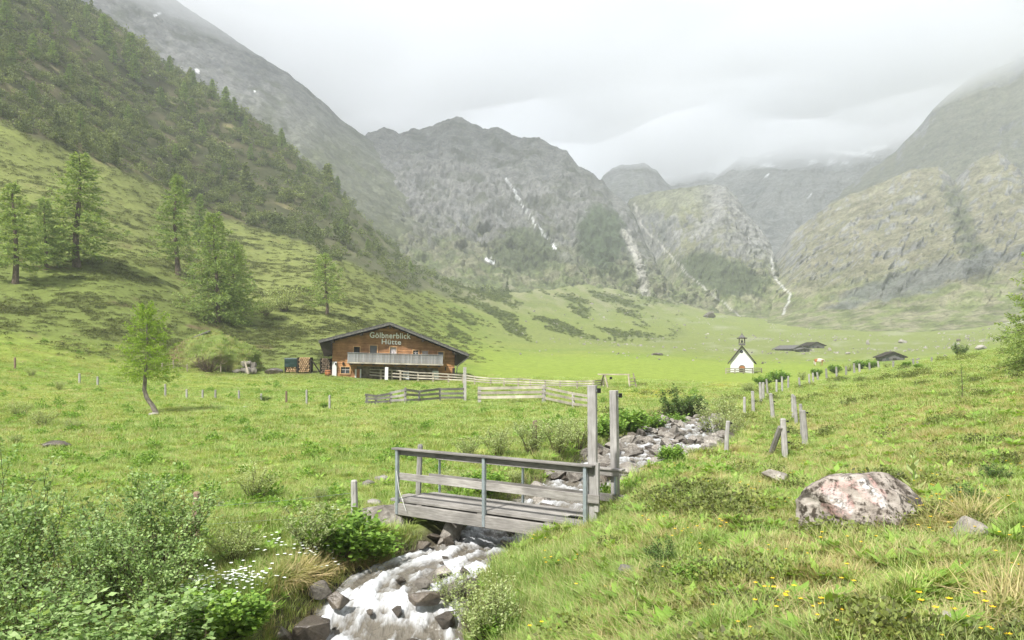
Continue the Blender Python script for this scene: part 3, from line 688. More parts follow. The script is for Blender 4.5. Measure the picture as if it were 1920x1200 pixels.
# ------------------------------------------------------------------ scattering of uncountable growth (geometry nodes)
def proto_collection(name, meshes, mat=None):
    c = bpy.data.collections.new(name)
    for k, me in enumerate(meshes):
        if mat is not None and not len(me.materials): me.materials.append(mat)
        c.objects.link(bpy.data.objects.new(f'{name}_{k:02d}', me))
    return c
def scatter(name, pts, rot, scl, idx, coll, label=None, cat=None):
    me = bpy.data.meshes.new(name); n = len(pts); me.vertices.add(n); me.vertices.foreach_set('co', np.asarray(pts, np.float32).ravel())
    a = me.attributes.new('rot', 'FLOAT_VECTOR', 'POINT'); a.data.foreach_set('vector', np.asarray(rot, np.float32).ravel())
    a = me.attributes.new('scl', 'FLOAT_VECTOR', 'POINT'); a.data.foreach_set('vector', np.asarray(scl, np.float32).ravel())
    a = me.attributes.new('idx', 'INT', 'POINT'); a.data.foreach_set('value', np.asarray(idx, np.int32))
    o = obj(name, me)
    ng = bpy.data.node_groups.new(name, 'GeometryNodeTree')
    ng.interface.new_socket('Geometry', in_out='INPUT', socket_type='NodeSocketGeometry')
    ng.interface.new_socket('Geometry', in_out='OUTPUT', socket_type='NodeSocketGeometry')
    gi = ng.nodes.new('NodeGroupInput'); go = ng.nodes.new('NodeGroupOutput'); ip = ng.nodes.new('GeometryNodeInstanceOnPoints')
    ci = ng.nodes.new('GeometryNodeCollectionInfo'); ci.inputs['Collection'].default_value = coll
    ci.inputs['Separate Children'].default_value = True; ci.inputs['Reset Children'].default_value = True
    ip.inputs['Pick Instance'].default_value = True
    l = ng.links.new
    for nm, typ, sock in (('rot', 'FLOAT_VECTOR', 'Rotation'), ('scl', 'FLOAT_VECTOR', 'Scale'), ('idx', 'INT', 'Instance Index')):
        na = ng.nodes.new('GeometryNodeInputNamedAttribute'); na.data_type = typ; na.inputs['Name'].default_value = nm
        l(na.outputs['Attribute'], ip.inputs[sock])
    l(gi.outputs[0], ip.inputs['Points']); l(ci.outputs[0], ip.inputs['Instance']); l(ip.outputs[0], go.inputs[0])
    mod = o.modifiers.new('scatter', 'NODES'); mod.node_group = ng
    return tag(o, label, cat, kind='stuff')
def copy_thing(src, loc, rz=0, s=(1, 1, 1), rx=0, ry=0, **kw):
    """a thing and its parts once more, sharing the mesh data"""
    r = src.copy(); COL.objects.link(r); r.location = loc; r.rotation_euler = (rx, ry, rz); r.scale = s if hasattr(s, '__len__') else (s, s, s)
    for ch in src.children:
        c = ch.copy(); COL.objects.link(c); c.parent = r
        for g in ch.children:
            d_ = g.copy(); COL.objects.link(d_); d_.parent = c
    return tag(r, **kw)
def ordinal(n):
    W = ['first', 'second', 'third', 'fourth', 'fifth', 'sixth', 'seventh', 'eighth', 'ninth', 'tenth', 'eleventh', 'twelfth', 'thirteenth', 'fourteenth', 'fifteenth', 'sixteenth', 'seventeenth', 'eighteenth', 'nineteenth', 'twentieth']
    if n < len(W): return W[n]
    tens = ['twenty', 'thirty', 'forty'][(n+1)//10-2]
    return tens+'-'+W[(n+1) % 10-1] if (n+1) % 10 else {30: 'thirtieth', 40: 'fortieth', 50: 'fiftieth'}[n+1]
class Kind:
    """a two-part plant prototype; the first placement uses it, later ones copy it"""
    def __init__(s, name, meshes, parts, mats): s.name, s.meshes, s.parts, s.mats, s.first = name, meshes, parts, mats, None
    def place(s, loc, rz, scl, label, cat, group=None, rx=0, ry=0):
        if s.first is None:
            e = empty(s.name, (0, 0, 0)); s.first = e
            for me, pn, m in zip(s.meshes, s.parts, s.mats): obj(pn, me, m, e)
            e.location = loc; e.rotation_euler = (rx, ry, rz); e.scale = scl if hasattr(scl, '__len__') else (scl,)*3
            return tag(e, label, cat, group)
        return copy_thing(s.first, loc, rz, scl, rx, ry, label=label, cat=cat, group=group)

# ------------------------------------------------------------------ trees
TP, CP = ('trunk', 'crown'), ('stem', 'foliage')
LA = Kind('larch_tree', larch_mesh('larch_a', 1, 12, .25, .13, 120, .30, .085, 16, 7), TP, (M_bark, M_larch))
LB = Kind('larch_tree', larch_mesh('larch_b', 2, 12, .20, .20, 105, .30, .085, 16, 7, sparse=.1), TP, (M_bark, M_larch))
LC = Kind('larch_tree', larch_mesh('larch_c', 3, 12, .33, .05, 160, .30, .09, 18, 7, taper=.62), TP, (M_bark, M_larch))
LD = Kind('larch_tree', larch_mesh('larch_d', 4, 9, .30, .30, 75, .26, .075, 16, 7, droop=1.3, taper=.5), TP, (M_bark, M_larch))
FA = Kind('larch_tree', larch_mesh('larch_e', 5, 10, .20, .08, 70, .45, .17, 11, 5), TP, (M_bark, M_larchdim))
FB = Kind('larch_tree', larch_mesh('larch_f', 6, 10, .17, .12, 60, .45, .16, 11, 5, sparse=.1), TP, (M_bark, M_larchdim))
def tree(kind, H0, px, py, top, label, group=None, rz=None, wide=1., sink=.15):
    p = hit(px, py); h = (py-top)/F*p.y; s = h/H0
    return kind.place((p.x, p.y, p.z-sink*s), random.uniform(0, 6.28) if rz is None else rz, (s*wide, s*wide, s), label, 'tree', group)
G1 = 'larches at the foot of the left slope'
tree(LB, 12, 28, 532, 342, 'leftmost larch with a bare lower trunk on the left slope', G1, wide=1.6)
tree(LA, 12, 84, 505, 372, 'fainter larch right behind the leftmost bare-trunked larch', G1, wide=1.5)
tree(LA, 12, 148, 500, 286, 'tallest open larch with a dark trunk, second big one from the left', G1, wide=1.75)
tree(LB, 12, 331, 514, 325, 'slim dark-trunked larch standing alone on the slope, left of the densest one', G1, wide=1.35)
tree(FB, 10, 374, 455, 362, 'small thin larch with a pale trunk, up the slope behind the slim larch', G1)
tree(LC, 12, 408, 604, 398, 'densest and broadest larch, branches down to the grass above the earth mound', G1, wide=1.25)
tree(LC, 12, 438, 598, 452, 'shorter larch grown into the right side of the densest larch', G1, wide=1.2)
tree(LD, 9, 612, 590, 474, 'single larch with drooping branches up behind the wooden hut', G1, wide=1.4)
far = [(12, 60, 0), (22, 128, 80), (62, 110, 62), (90, 66, 22), (98, 120, 76), (130, 160, 118), (163, 40, 6), (140, 76, 42), (195, 92, 26), (212, 120, 84), (247, 128, 60), (252, 152, 100), (318, 140, 104), (300, 200, 162), (345, 192, 152), (358, 222, 182), (362, 170, 132), (398, 186, 148), (424, 212, 162), (440, 226, 182), (380, 258, 222),
       (460, 252, 220), (528, 278, 240), (470, 300, 268), (606, 316, 276), (616, 346, 306), (632, 366, 330), (610, 400, 364), (560, 330, 300), (790, 500, 476), (770, 512, 488), (640, 440, 410), (690, 470, 446), (180, 200, 160), (240, 230, 196), (150, 246, 206), (330, 300, 268), (420, 330, 300), (60, 190, 150)]
far = sorted(far); seen_ = []
for k, (px, py, top) in enumerate(far):
    p = hit(px, py)
    if p is None: continue
    h = min(max((py-top)/F*p.y, 3), 14); s = h/10
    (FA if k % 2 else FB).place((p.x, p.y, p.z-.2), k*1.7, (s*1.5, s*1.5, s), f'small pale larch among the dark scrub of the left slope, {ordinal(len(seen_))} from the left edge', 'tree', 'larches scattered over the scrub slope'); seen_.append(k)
# the young larch with the crooked trunk in the meadow
p = hit(296, 776); Hn = (776-572)/F*p.y
yb = ([0, .04, .09, .16, .22, .45, 1.], [0, -.005, -.045, -.10, -.125, -.12, -.10], [0]*7)
yt, yc = larch_mesh('young_larch', 11, Hn, .33, .36, 120, .12, .034, 20, 8, bend=yb, rad=.022, droop=.25, taper=.5)
yl = empty('young_larch', (p.x, p.y, p.z-.05), 'bright green young larch with a crooked leaning trunk in the left meadow', 'tree')
obj('trunk', yt, M_barkpale, yl); obj('crown', yc, M_larchyoung, yl)
# larch at the right edge of the picture
rt, rc = larch_mesh('edge_larch', 12, 5.4, .40, .03, 150, .14, .045, 22, 7, droop=.5, taper=.6)
pr = hit(1945, 735); pr = Vector(((1948-CX)/F*34, 34, g1((1948-CX)/F*34, 34)))
rl = empty('larch_tree', (pr.x, pr.y, pr.z-.05), 'half cut off larch with long branches at the right edge', 'tree'); obj('trunk', rt, M_bark, rl); obj('crown', rc, M_larch, rl)
rl.scale = (1.0,)*3
SAP = Kind('larch_sapling', larch_mesh('sapling', 13, 1.5, .26, .1, 34, .06, .02, 8, 4), TP, (M_bark, M_larch))
p = hit(1803, 748); SAP.place(p, 0, .75, 'tiny larch sapling alone on the right slope below the edge larch', 'tree')

# ------------------------------------------------------------------ shrubs
AL = [Kind('alder_bush', shrub_mesh('alder_%d' % k, 20+k, 2.1, 1.9, 30, 4200, .062, .044, .10, .75, .010), CP, (M_stem, M_alder)) for k in range(3)]
BL = [Kind('broadleaf_bush', shrub_mesh('broadleaf_%d' % k, 25+k, 2.1, 1.9, 26, 1900, .105, .082, .15, .4, .011), CP, (M_stem, M_alder)) for k in range(2)]
WI = [Kind('willow_bush', shrub_mesh('willow_%d' % k, 30+k, 1.2, 1.2, 24, 2200, .048, .026, .2, .8, .007), CP, (M_stem, M_willow)) for k in range(2)]
BR = [Kind('leafy_bush', shrub_mesh('bright_%d' % k, 40+k, .8, 1.0, 26, 2300, .075, .06, .1, .2, .006), CP, (M_stem, M_bright)) for k in range(2)]
DK = [Kind('dark_bush', shrub_mesh('dark_%d' % k, 50+k, .8, 1.0, 26, 2200, .05, .034, .05, .3, .006), CP, (M_stem, M_dark)) for k in range(2)]
def shrub(kinds, H0, px, py, hpx, label, group=None, wide=1., Y=None, cat='shrub'):
    if Y is None: p = hit(px, py)
    else: p = Vector(((px-CX)/F*Y, Y, g1((px-CX)/F*Y, Y)))
    s = hpx/F*p.y/H0; k = random.randrange(len(kinds))
    return kinds[k].place((p.x, p.y, p.z-.03), random.uniform(0, 6.28), (s*wide, s*wide, s), label, cat, group)
GA = 'tall shrubs in the lower left corner'
for a in [(-60, 320, 10.2, 'tall shrub cut by the left picture edge, behind the front shrubs'), (30, 300, 11.5, 'rearmost tall shrub at the left picture edge'), (70, 270, 9.6, 'tall pale shrub in the corner, second from the left edge'),
          (150, 250, 10.8, 'tall shrub in the middle of the corner thicket, upper row'), (225, 265, 11.6, 'tall shrub with upright shoots left of the brown fence post'), (285, 235, 10.8, 'tall shrub touching the brown fence post from the left'), (318, 240, 12.2, 'rear shrub whose shoots rise beside the brown fence post')]:
    shrub(AL, 2.1, a[0], 0, a[1], a[3], GA, .92, a[2])
GB = 'leafy shrubs along the lower left edge'
for a in [(20, 170, 8.3, 'low broad-leaved shrub in the very lower left corner'), (120, 160, 8.5, 'low broad-leaved shrub right of the corner one'), (215, 190, 8.9, 'broad-leaved shrub below the dark stems of the thicket'), (300, 180, 9.3, 'pale shrub at the bottom edge left of the white flowers'), (70, 230, 8.9, 'dense shrub behind the lower left corner shrubs')]:
    shrub(BL, 2.1, a[0], 0, a[1], a[3], GB, 1.4, a[2])
shrub(BR, .8, 395, 1205, 110, 'bright yellow-green leafy plant at the bottom edge left of the stream', wide=1.1)
shrub(BR, .8, 440, 1195, 95, 'fresh green leafy bush under the white flowers by the stream', wide=1.3)
shrub(WI, 1.2, 478, 938, 88, 'round willow bush standing alone in the left meadow', wide=1.15)
shrub(WI, 1.2, 440, 1055, 100, 'loose willow bush right of the brown fence post', wide=1.2)
shrub(WI, 1.2, 585, 1040, 130, 'thin willow bush with a leaning dark branch left of the bridge', wide=1.1)
shrub(BR, .8, 640, 1045, 110, 'dense green bush at the left bank beside the bridge stone', wide=1.2)
shrub(BR, .8, 690, 1050, 70, 'low dense green bush touching the bridge foundation stone', wide=1.3)
shrub(WI, 1.2, 600, 940, 40, 'small pale willow sprig behind the grey post left of the bridge')
shrub(WI, 1.2, 915, 1210, 170, 'pale willow bush in front of the stream at the bottom centre', wide=1.0)
shrub(WI, 1.2, 855, 1150, 110, 'thin willow shoots leaning over the white water', wide=.8)
shrub(BR, .8, 945, 1200, 60, 'low leafy plant at the foot of the bottom centre willow', wide=1.2)
GC = 'willow thicket behind the bridge'
for px, py, h, lab in [(880, 862, 62, 'leftmost pale willow behind the bridge rail'), (935, 858, 76, 'second pale willow behind the bridge, left of the brown post'), (995, 852, 84, 'pale willow around the brown post behind the bridge'), (1045, 850, 86, 'pale willow left of the tall bridge post'), (1085, 842, 82, 'pale willow hidden behind the tall bridge post')]:
    shrub(WI, 1.2, px, py, h, lab, GC, 1.15)
shrub(WI, 1.2, 850, 930, 66, 'green willow seen through the bridge railing on the left', wide=1.2)
shrub(BR, .8, 905, 925, 56, 'low green bush seen through the bridge railing in the middle', wide=1.3)
shrub(WI, 1.2, 965, 905, 34, 'small bush at the water edge seen through the railing', wide=1.4)
for px, py, h, wd_, lab in [(1140, 822, 52, 1.1, 'bright broad-leaved bush left end, between the two tall bridge posts'), (1180, 818, 58, 1.2, 'bright broad-leaved bush right of the tall bridge posts'), (1218, 812, 48, 1.2, 'bright broad-leaved bush beside the upper rapids')]:
    shrub(BR, .8, px, py, h, lab, 'broad-leaved bushes on the far bank', wd_)
shrub(DK, .8, 1272, 790, 74, 'tall dark green bush at the head of the rapids', wide=.95)
shrub(DK, .8, 1300, 786, 50, 'dark green bush right of the tallest dark one above the rapids', wide=1.0)
shrub(BR, .8, 1262, 800, 30, 'low green bush in front of the dark bushes at the rapids', wide=1.5)
for px, py, h, lab in [(1340, 822, 92, 'large pale willow on the right bank of the rapids'), (1372, 826, 66, 'lower pale willow near the thin grey post by the rapids'), (1362, 778, 50, 'pale willow behind the large one on the right bank')]:
    shrub(WI, 1.2, px, py, h, lab, 'willows on the right bank', 1.0)
shrub(BR, .8, 1258, 872, 44, 'small green bush growing among the stones of the rapids', wide=1.1)
shrub(WI, 1.2, 1185, 965, 38, 'low willow at the foot of the right tall bridge post', wide=1.6)
shrub(DK, .8, 1242, 1062, 66, 'dark glossy shrub on the near right bank', wide=.95)
shrub(BR, .8, 1300, 1088, 48, 'low leafy green shrub right of the dark glossy one', wide=1.5)
shrub(DK, .8, 1245, 1085, 40, 'low dark leafy shrub in front of the glossy one', wide=1.4)
shrub(BR, .8, 1432, 1008, 36, 'low green shrub left of the painted boulder', wide=1.4)
shrub(DK, .8, 1815, 945, 46, 'dark heath bush up the slope right of the painted boulder', wide=1.5)
shrub(DK, .8, 1865, 900, 36, 'dark heath bush near the right edge above the bank hollow', wide=1.6)
GD = 'young alders along the far end of the fence'
for k, (px, py, h) in enumerate([(1402, 735, 36), (1432, 722, 30), (1460, 716, 38), (1505, 712, 30), (1530, 706, 24), (1566, 700, 26), (1592, 696, 28), (1612, 692, 26), (1634, 690, 26), (1662, 690, 22), (1700, 688, 18), (1722, 690, 16)]):
    shrub(BR if k % 3 else WI, .8 if k % 3 else 1.2, px, py, h*.7, f'green bush along the far fence line, {ordinal(k)} from the left', GD, 1.35)
shrub(DK, .8, 1800, 668, 28, 'small larch-like bush on the right skyline', wide=1.0)
for k, (px, py, h) in enumerate([(35, 782, 40), (80, 800, 44), (110, 730, 22), (60, 705, 20), (135, 806, 26), (30, 830, 24)]):
    shrub(WI, 1.2, px, py, h, f'grey-green shrub at the left edge of the meadow, {ordinal(k)} in order of planting' if 0 else ['grey-green shrub at the far left of the meadow', 'largest grey-green shrub near the left edge of the meadow', 'small shrub above the left meadow shrubs', 'small shrub below the slope at the left edge', 'shrub right of the largest left meadow shrub', 'front shrub of the left meadow at the edge'][k], 'shrubs at the left meadow edge', 1.3)
shrub(WI, 1.2, 535, 584, 60, 'large pale bush between the densest and the drooping larch', wide=1.3)
shrub(WI, 1.2, 498, 592, 44, 'pale bush close to the right of the densest larch', wide=1.3)
shrub(DK, .8, 497, 752, 13, 'small round bush among the wire fence posts', wide=1.7)
shrub(BR, .8, 608, 765, 14, 'small bush between the last two wire fence posts', wide=1.0)
shrub(DK, .8, 348, 672, 36, 'dark bush beside the old cellar mound', wide=1.3)
HB = Kind('brush_heap', shrub_mesh('brush', 60, .8, 1.2, 40, 500, .09, .012, .1, .2, .008), CP, (M_stem, M_brown))
for px, py, h, lab in [(392, 698, 44, 'heap of brown dead branches below the earth mound'), (425, 698, 18, 'low end of the dead branch heap beside the stone pile')]:
    p = hit(px, py); s = h/F*p.y/.8; HB.place(p, px, (s*1.3, s*1.3, s), lab, 'brush heap', 'dead branches')
# tall pale-leaved plants behind the boulder
def hellebore(px, py, hpx, label, mat, n=14):
    p = hit(px, py); H = hpx/F*p.y; r = np.random.default_rng(int(px)); e = empty('tall_herb', p, label, 'plant')
    obj('stalk', npmesh('stalk', *limb_tubes(np.array([[(0, 0, 0), (.01, 0, H*.5), (.0, .01, H)]]), np.array([[.012, .009, .005]]), 5), smooth=True), M_bright, e)
    a = np.arange(n)*2.4; z = np.linspace(.06, .97, n)*H; c = np.stack([0*a, 0*a, z], 1); k = np.interp(z/H, [0, .4, 1], [1, .9, .4])
    D = np.stack([np.cos(a), np.sin(a), .7+.8*z/H], 1)
    for j in range(n):
        v, f = leaves(c[j:j+1], D[j:j+1], H*.42*k[j], H*.2*k[j], np.array([(0, 0, 1.)]), .2); obj('leaf', npmesh('leaf', v, f), mat, e)
hellebore(1712, 925, 76, 'tall pale broad-leaved herb behind the painted boulder', M_willow)
hellebore(1377, 890, 28, 'small pale broad-leaved herb on the grass by the rapids', M_willow, 9)
hellebore(1500, 905, 26, 'leafy herb at the left shoulder of the painted boulder', M_bright, 9)
hellebore(1190, 1150, 60, 'pale leafy herb low on the near right bank', M_willow, 10)

# ------------------------------------------------------------------ stuff: scrub, heath, grass, flowers
bushes = proto_collection('scrub', [bush_mesh('scrub%d' % k, 70+k, 230, 2.0, 1.8) for k in range(5)]+[larch_mesh('scrubtree%d' % k, 76+k, 4.2, .2, .06, 34, .36, .17, 6, 4)[1] for k in range(2)], M_scrub)
n = 52000; sx = rng.uniform(-260, 1010, n); sy = np.exp(rng.uniform(math.log(125), math.log(560), n)); X = (sx-CX)/F*sy; Z = gz(X, sy); py = HY+(EYE-Z)*F/sy
fmask = forest_mask(sx, py, sy, None)
dens = np.clip(sstep(.28, .62, fbm(np.stack([X*.045, sy*.045, Z*.05], 1), 4)*.5+.5), .06, 1)
keep = (rng.random(n) < fmask*dens*.36*(1-.75*sstep(480, 760, sx))) & (py > -140)
m = keep.sum(); sc_ = np.exp(rng.normal(-.3, .38, m))*np.interp(sy[keep], [125, 250, 550], [1.0, 1.45, 2.1])
scatter('mountain_scrub', np.stack([X, sy, Z-.1], 1)[keep], np.stack([rng.normal(0, .1, m), rng.normal(0, .1, m), rng.uniform(0, 6.28, m)], 1), np.stack([sc_, sc_, sc_*rng.uniform(.6, 1.1, m)], 1), np.where(rng.random(m) < .025, rng.integers(5, 7, m), rng.integers(0, 5, m)), bushes,
        'dark green dwarf shrubs covering the upper left slope', 'scrub')
heath = proto_collection('heath', [clump_mesh('heath%d' % k, 80+k, 130, .8, .32, .16, .09) for k in range(4)], M_heath)
n = 36000; sx = rng.uniform(-120, 960, n); sy = np.exp(rng.uniform(math.log(64), math.log(300), n)); X = (sx-CX)/F*sy; Z = gz(X, sy); py = HY+(EYE-Z)*F/sy
dens = sstep(.44, .62, fbm(np.stack([X*.10, sy*.10, Z*.35], 1)+11, 4)*.5+.5)
keep = (rng.random(n) < (.16+.8*dens)*(1-forest_mask(sx, py, sy, None))*sstep(66, 84, sy)*sstep(.5, 3., Z)*sstep(960, 700, sx))
m = keep.sum(); sc_ = rng.uniform(.3, .95, m)*np.interp(sy[keep], [70, 150, 300], [.75, 1.0, 1.5])
scatter('heath', np.stack([X, sy, Z-.05], 1)[keep], np.stack([0*sc_, 0*sc_, rng.uniform(0, 6.28, m)], 1), np.stack([sc_*1.3, sc_, sc_], 1), rng.integers(0, 4, m), heath,
        'cushions of dark heath and juniper on the left slope', 'heath')

# streaks of green alder scrub running down to the valley floor
n = 22000; sx = rng.uniform(840, 1300, n); sy = np.exp(rng.uniform(math.log(170), math.log(640), n)); X = (sx-CX)/F*sy; Z = gz(X, sy); py = HY+(EYE-Z)*F/sy
keep = rng.random(n) < sstep(.47, .60, fbm(np.stack([(sx+1.5*(py-600))/130., (py-.42*sx)/26.], 1), 4)*.5+.5)*(1-sstep(618, 645, py))*sstep(1300, 1180, sx)*.7
m = keep.sum(); sc_ = rng.uniform(.3, .8, m)*np.interp(sy[keep], [170, 640], [.7, 1.5])
scatter('valley_scrub', np.stack([X, sy, Z-.1], 1)[keep], np.stack([0*sc_, 0*sc_, rng.uniform(0, 6.28, m)], 1), np.stack([sc_*1.3, sc_, sc_*.7], 1), rng.integers(0, 5, m), bushes, 'dark streaks of low scrub below the central mountain', 'scrub')

TUF = [tuft_mesh('t%d' % k, 90+k, 34, .13, (.09, .24), .0065, .7, .7) for k in range(4)]+[tuft_mesh('tt%d' % k, 95+k, 26, .08, (.18, .42), .006, .45, .6) for k in range(2)]
for t_ in TUF: t_.materials.append(M_grass)
ST = [tuft_mesh('s%d' % k, 100+k, 36, .13, (.08, .26), .005, .9, .9) for k in range(3)]
for t_ in ST: t_.materials.append(M_straw)
FR = [tuft_mesh('f%d' % k, 105+k, 40, .28, (.09, .24), .011, .8, .7) for k in range(3)]
for t_ in FR: t_.materials.append(M_grass)
RO = [rosette_mesh('r%d' % k, 110+k) for k in range(2)]
for t_ in RO: t_.materials.append(M_bright)
gcoll = proto_collection('grass', TUF+ST+FR+RO)     # 0-5 green, 6-8 straw, 9-11 far, 12-13 rosettes
def off_limits(X, Y):
    d, lev, hw, side = stream_dist(X, Y); bad = d < hw+.12
    u = (X+2.16)*.826-(Y-15.0)*.56; v = (X+2.16)*.56+(Y-15.0)*.826
    bad |= (u > -.15) & (u < 3.9) & (v > -.12) & (v < 1.25)
    bad |= (np.abs(X-(-10.9)) < 5.8) & (np.abs(Y-79) < 5.5)
    return bad, d, hw
n = 85000; sx = rng.uniform(-140, 2060, n); sy = np.exp(rng.beta(1.0, 1.12, n)*(math.log(85)-math.log(3.2))+math.log(3.2)); X = (sx-CX)/F*sy
bad, d, hw = off_limits(X, sy); Z = gz(X, sy); py = HY+(EYE-Z)*F/sy
bare = np.hypot(sx-1900, (py-1185)*1.6) < 55
dryn = fbm(np.stack([X, sy], 1)*.9+3, 3)*.5+.5; right = np.maximum(sstep(1000, 1300, sx)*(1-sstep(30, 70, sy)), .75*sstep(330, 60, sx)*sstep(26, 36, sy))
keep = ~bad & ~(bare & (sy < 9)) & (py > 640)
u = rng.random(n); idx = rng.integers(0, 4, n)
idx = np.where(u > .88, rng.integers(4, 6, n), idx)
idx = np.where(rng.random(n) < .08+right*.72*sstep(.40, .56, dryn), rng.integers(6, 9, n), idx)
idx = np.where((rng.random(n) < .05+.05*right) & (sy < 30), rng.integers(12, 14, n), idx)
idx = np.where((rng.random(n) < sstep(18, 34, sy)) & (idx < 6), rng.integers(9, 12, n), idx)
# short grass on the far meadow, long at the stream
hz_ = rng.uniform(.6, 1.15, n)*np.interp(sy, [3, 8, 30, 60, 85], [.62, .72, .8, .65, .5])*(1+.45*np.exp(-((d-hw)/.8)**2))
patch = fbm(np.stack([X, sy], 1)*.5+8, 3)*.5+.5; hz_ = hz_*(.6+.8*patch)
ws = rng.uniform(.8, 1.25, n)*np.interp(sy, [3, 20, 85], [1., 1.15, 2.2])
k = keep
scatter('grass', np.stack([X, sy, Z-.005], 1)[k], np.stack([rng.normal(0, .12, n), rng.normal(0, .12, n), rng.uniform(0, 6.28, n)], 1)[k], np.stack([ws, ws, hz_*1.05], 1)[k], idx[k], gcoll,
        'bright meadow grass with dry straw patches covering the ground', 'grass')
# low cushions of bilberry and alpenrose between the grass of the near right slope
ncl = proto_collection('bilberry', [clump_mesh('bil%d' % k, 160+k, 420, .26, .17, .038, .026) for k in range(3)], M_bil)
n = 2600; sx = rng.uniform(1080, 2020, n); sy = np.exp(rng.uniform(math.log(4.2), math.log(70), n)); X = (sx-CX)/F*sy; Z = gz(X, sy); bad, d, hw = off_limits(X, sy)
cl = fbm(np.stack([X, sy], 1)*.55+70, 3)*.5+.5; keep = ~bad & (rng.random(n) < .9*sstep(.52, .64, cl)*sstep(1080, 1300, sx)*np.interp(sy, [5, 10, 20, 70], [.5, .6, .35, .5])); m = keep.sum(); s_ = rng.uniform(.5, 1.3, m)*np.interp(sy[keep], [4, 15, 70], [.9, 1.1, 2.2])
scatter('bilberry', np.stack([X, sy, Z], 1)[keep], np.stack([0*s_, 0*s_, rng.uniform(0, 6.28, m)], 1), np.stack([s_*1.2, s_, s_], 1), rng.integers(0, 3, m), ncl, 'dark low bilberry cushions between the grass on the near right slope', 'ground cover')
# leafy herbs standing out of the meadow
hcl = proto_collection('herbs', [clump_mesh('herb%d' % k, 170+k, 150, .28, .26, .09, .055) for k in range(3)], M_bright)
n = 1500; sx = rng.uniform(-60, 1350, n); sy = np.exp(rng.uniform(math.log(13), math.log(72), n)); X = (sx-CX)/F*sy; Z = gz(X, sy); bad, d, hw = off_limits(X, sy)
cl = fbm(np.stack([X, sy], 1)*.22+33, 3)*.5+.5; keep = ~bad & (rng.random(n) < .12+.7*sstep(.5, .68, cl)); m = keep.sum(); s_ = rng.uniform(.35, 1.1, m)
scatter('meadow_herbs', np.stack([X, sy, Z], 1)[keep], np.stack([0*s_, 0*s_, rng.uniform(0, 6.28, m)], 1), np.stack([s_*1.2, s_, s_*rng.uniform(.6, 1.2, m)], 1), rng.integers(0, 3, m), hcl, 'darker leafy herbs standing in the left meadow', 'herbs')
ym = []
for k_ in range(3):
    me, ix = flower_mesh('yf%d' % k_, 120+k_, 5, .019, .2, 3, .10); me.materials.append(M_petal); me.materials.append(M_bright); me.polygons.foreach_set('material_index', ix); ym.append(me)
ycoll = proto_collection('buttercup', ym)
n = 640; sx = rng.uniform(1000, 2000, n); py0 = rng.uniform(800, 1250, n); sy = np.exp(rng.uniform(math.log(4.2), math.log(26), n)); X = (sx-CX)/F*sy; Z = gz(X, sy); bad, d, hw = off_limits(X, sy)
cl = fbm(np.stack([X, sy], 1)*.8+40, 3)*.5+.5; keep = ~bad & (rng.random(n) < .10+.6*sstep(.5, .68, cl)*sstep(1000, 1500, sx)); m = keep.sum()
s_ = rng.uniform(.7, 1.2, m)
scatter('buttercups', np.stack([X, sy, Z], 1)[keep], np.stack([0*s_, 0*s_, rng.uniform(0, 6.28, m)], 1), np.stack([s_]*3, 1), rng.integers(0, 3, m), ycoll, 'yellow buttercups dotted over the right-hand slope', 'flowers')
wm = []
for k_ in range(2):
    me, ix = flower_mesh('wf%d' % k_, 130+k_, 6, .026, .32, 4, .08); me.materials.append(M_white); me.materials.append(M_bright); me.polygons.foreach_set('material_index', ix); wm.append(me)
wcoll = proto_collection('cress', wm)
pts = []
for cx0, cy0, sxx, syy, cnt in [(440, 1100, 45, 14, 36), (560, 1040, 45, 20, 14), (640, 1010, 40, 20, 8), (380, 1130, 60, 30, 8), (350, 1170, 40, 20, 4)]:
    for _ in range(cnt):
        pp = hit(random.gauss(cx0, sxx), random.gauss(cy0+28, syy))
        if pp is not None: pts.append(pp)
pts = np.array(pts); d = stream_dist(pts[:, 0], pts[:, 1]); pts = pts[d[0] > d[2]+.15]; m = len(pts); s_ = rng.uniform(.8, 1.3, m)
scatter('white_flowers', pts, np.stack([0*s_, 0*s_, rng.uniform(0, 6.28, m)], 1), np.stack([s_]*3, 1), rng.integers(0, 2, m), wcoll, 'white flower heads on the left bank of the stream', 'flowers')

# ------------------------------------------------------------------ materials for built things
def wood(name, c1, c2, grain=(1.5, 14, 14), rough=.85, bump=.35):
    m, t, o = newmat(name); n = noise_node(t, 3.0, 6, .65, vec_scale=grain); n2 = noise_node(t, 1.3, 3, .6)
    oi = N(t, 'ShaderNodeObjectInfo')
    r = ramp(t, n.outputs['Fac'], [(.28, c2), (.72, c1)])
    v = ramp(t, oi.outputs['Random'], [(0, .72), (1, 1.18)]); v2 = ramp(t, n2.outputs['Fac'], [(.3, .6), (.65, 1.15)])
    bsdf(t, o, mix(t, 1., mix(t, 1., r.outputs[0], v.outputs[0], 'MULTIPLY'), v2.outputs[0], 'MULTIPLY'), rough, .15, n.outputs['Fac'], bump, .008); return m
M_grey = wood('weathered_wood', (.34, .325, .30), (.17, .155, .14))
M_greyz = wood('weathered_post', (.46, .445, .42), (.25, .235, .22), (14, 14, 1.5))
M_pale = wood('pale_rail', (.52, .48, .40), (.34, .30, .24))
M_palez = wood('pale_post', (.50, .44, .35), (.30, .26, .20), (14, 14, 1.5))
M_newz = wood('brown_post', (.31, .225, .165), (.18, .125, .09), (14, 14, 1.5))
M_plank = wood('larch_planks', (.52, .28, .135), (.30, .15, .07), (.5, 6, 8))
M_frame = wood('window_frame_wood', (.66, .42, .22), (.48, .28, .13), (2, 4, 4))
M_darkwood = wood('dark_beam', (.05, .04, .032), (.026, .021, .018))
M_shingle = simple('roof_shingles', (.17, .165, .16), (.07, .067, .064), 5, .95, .1, .8, .05)
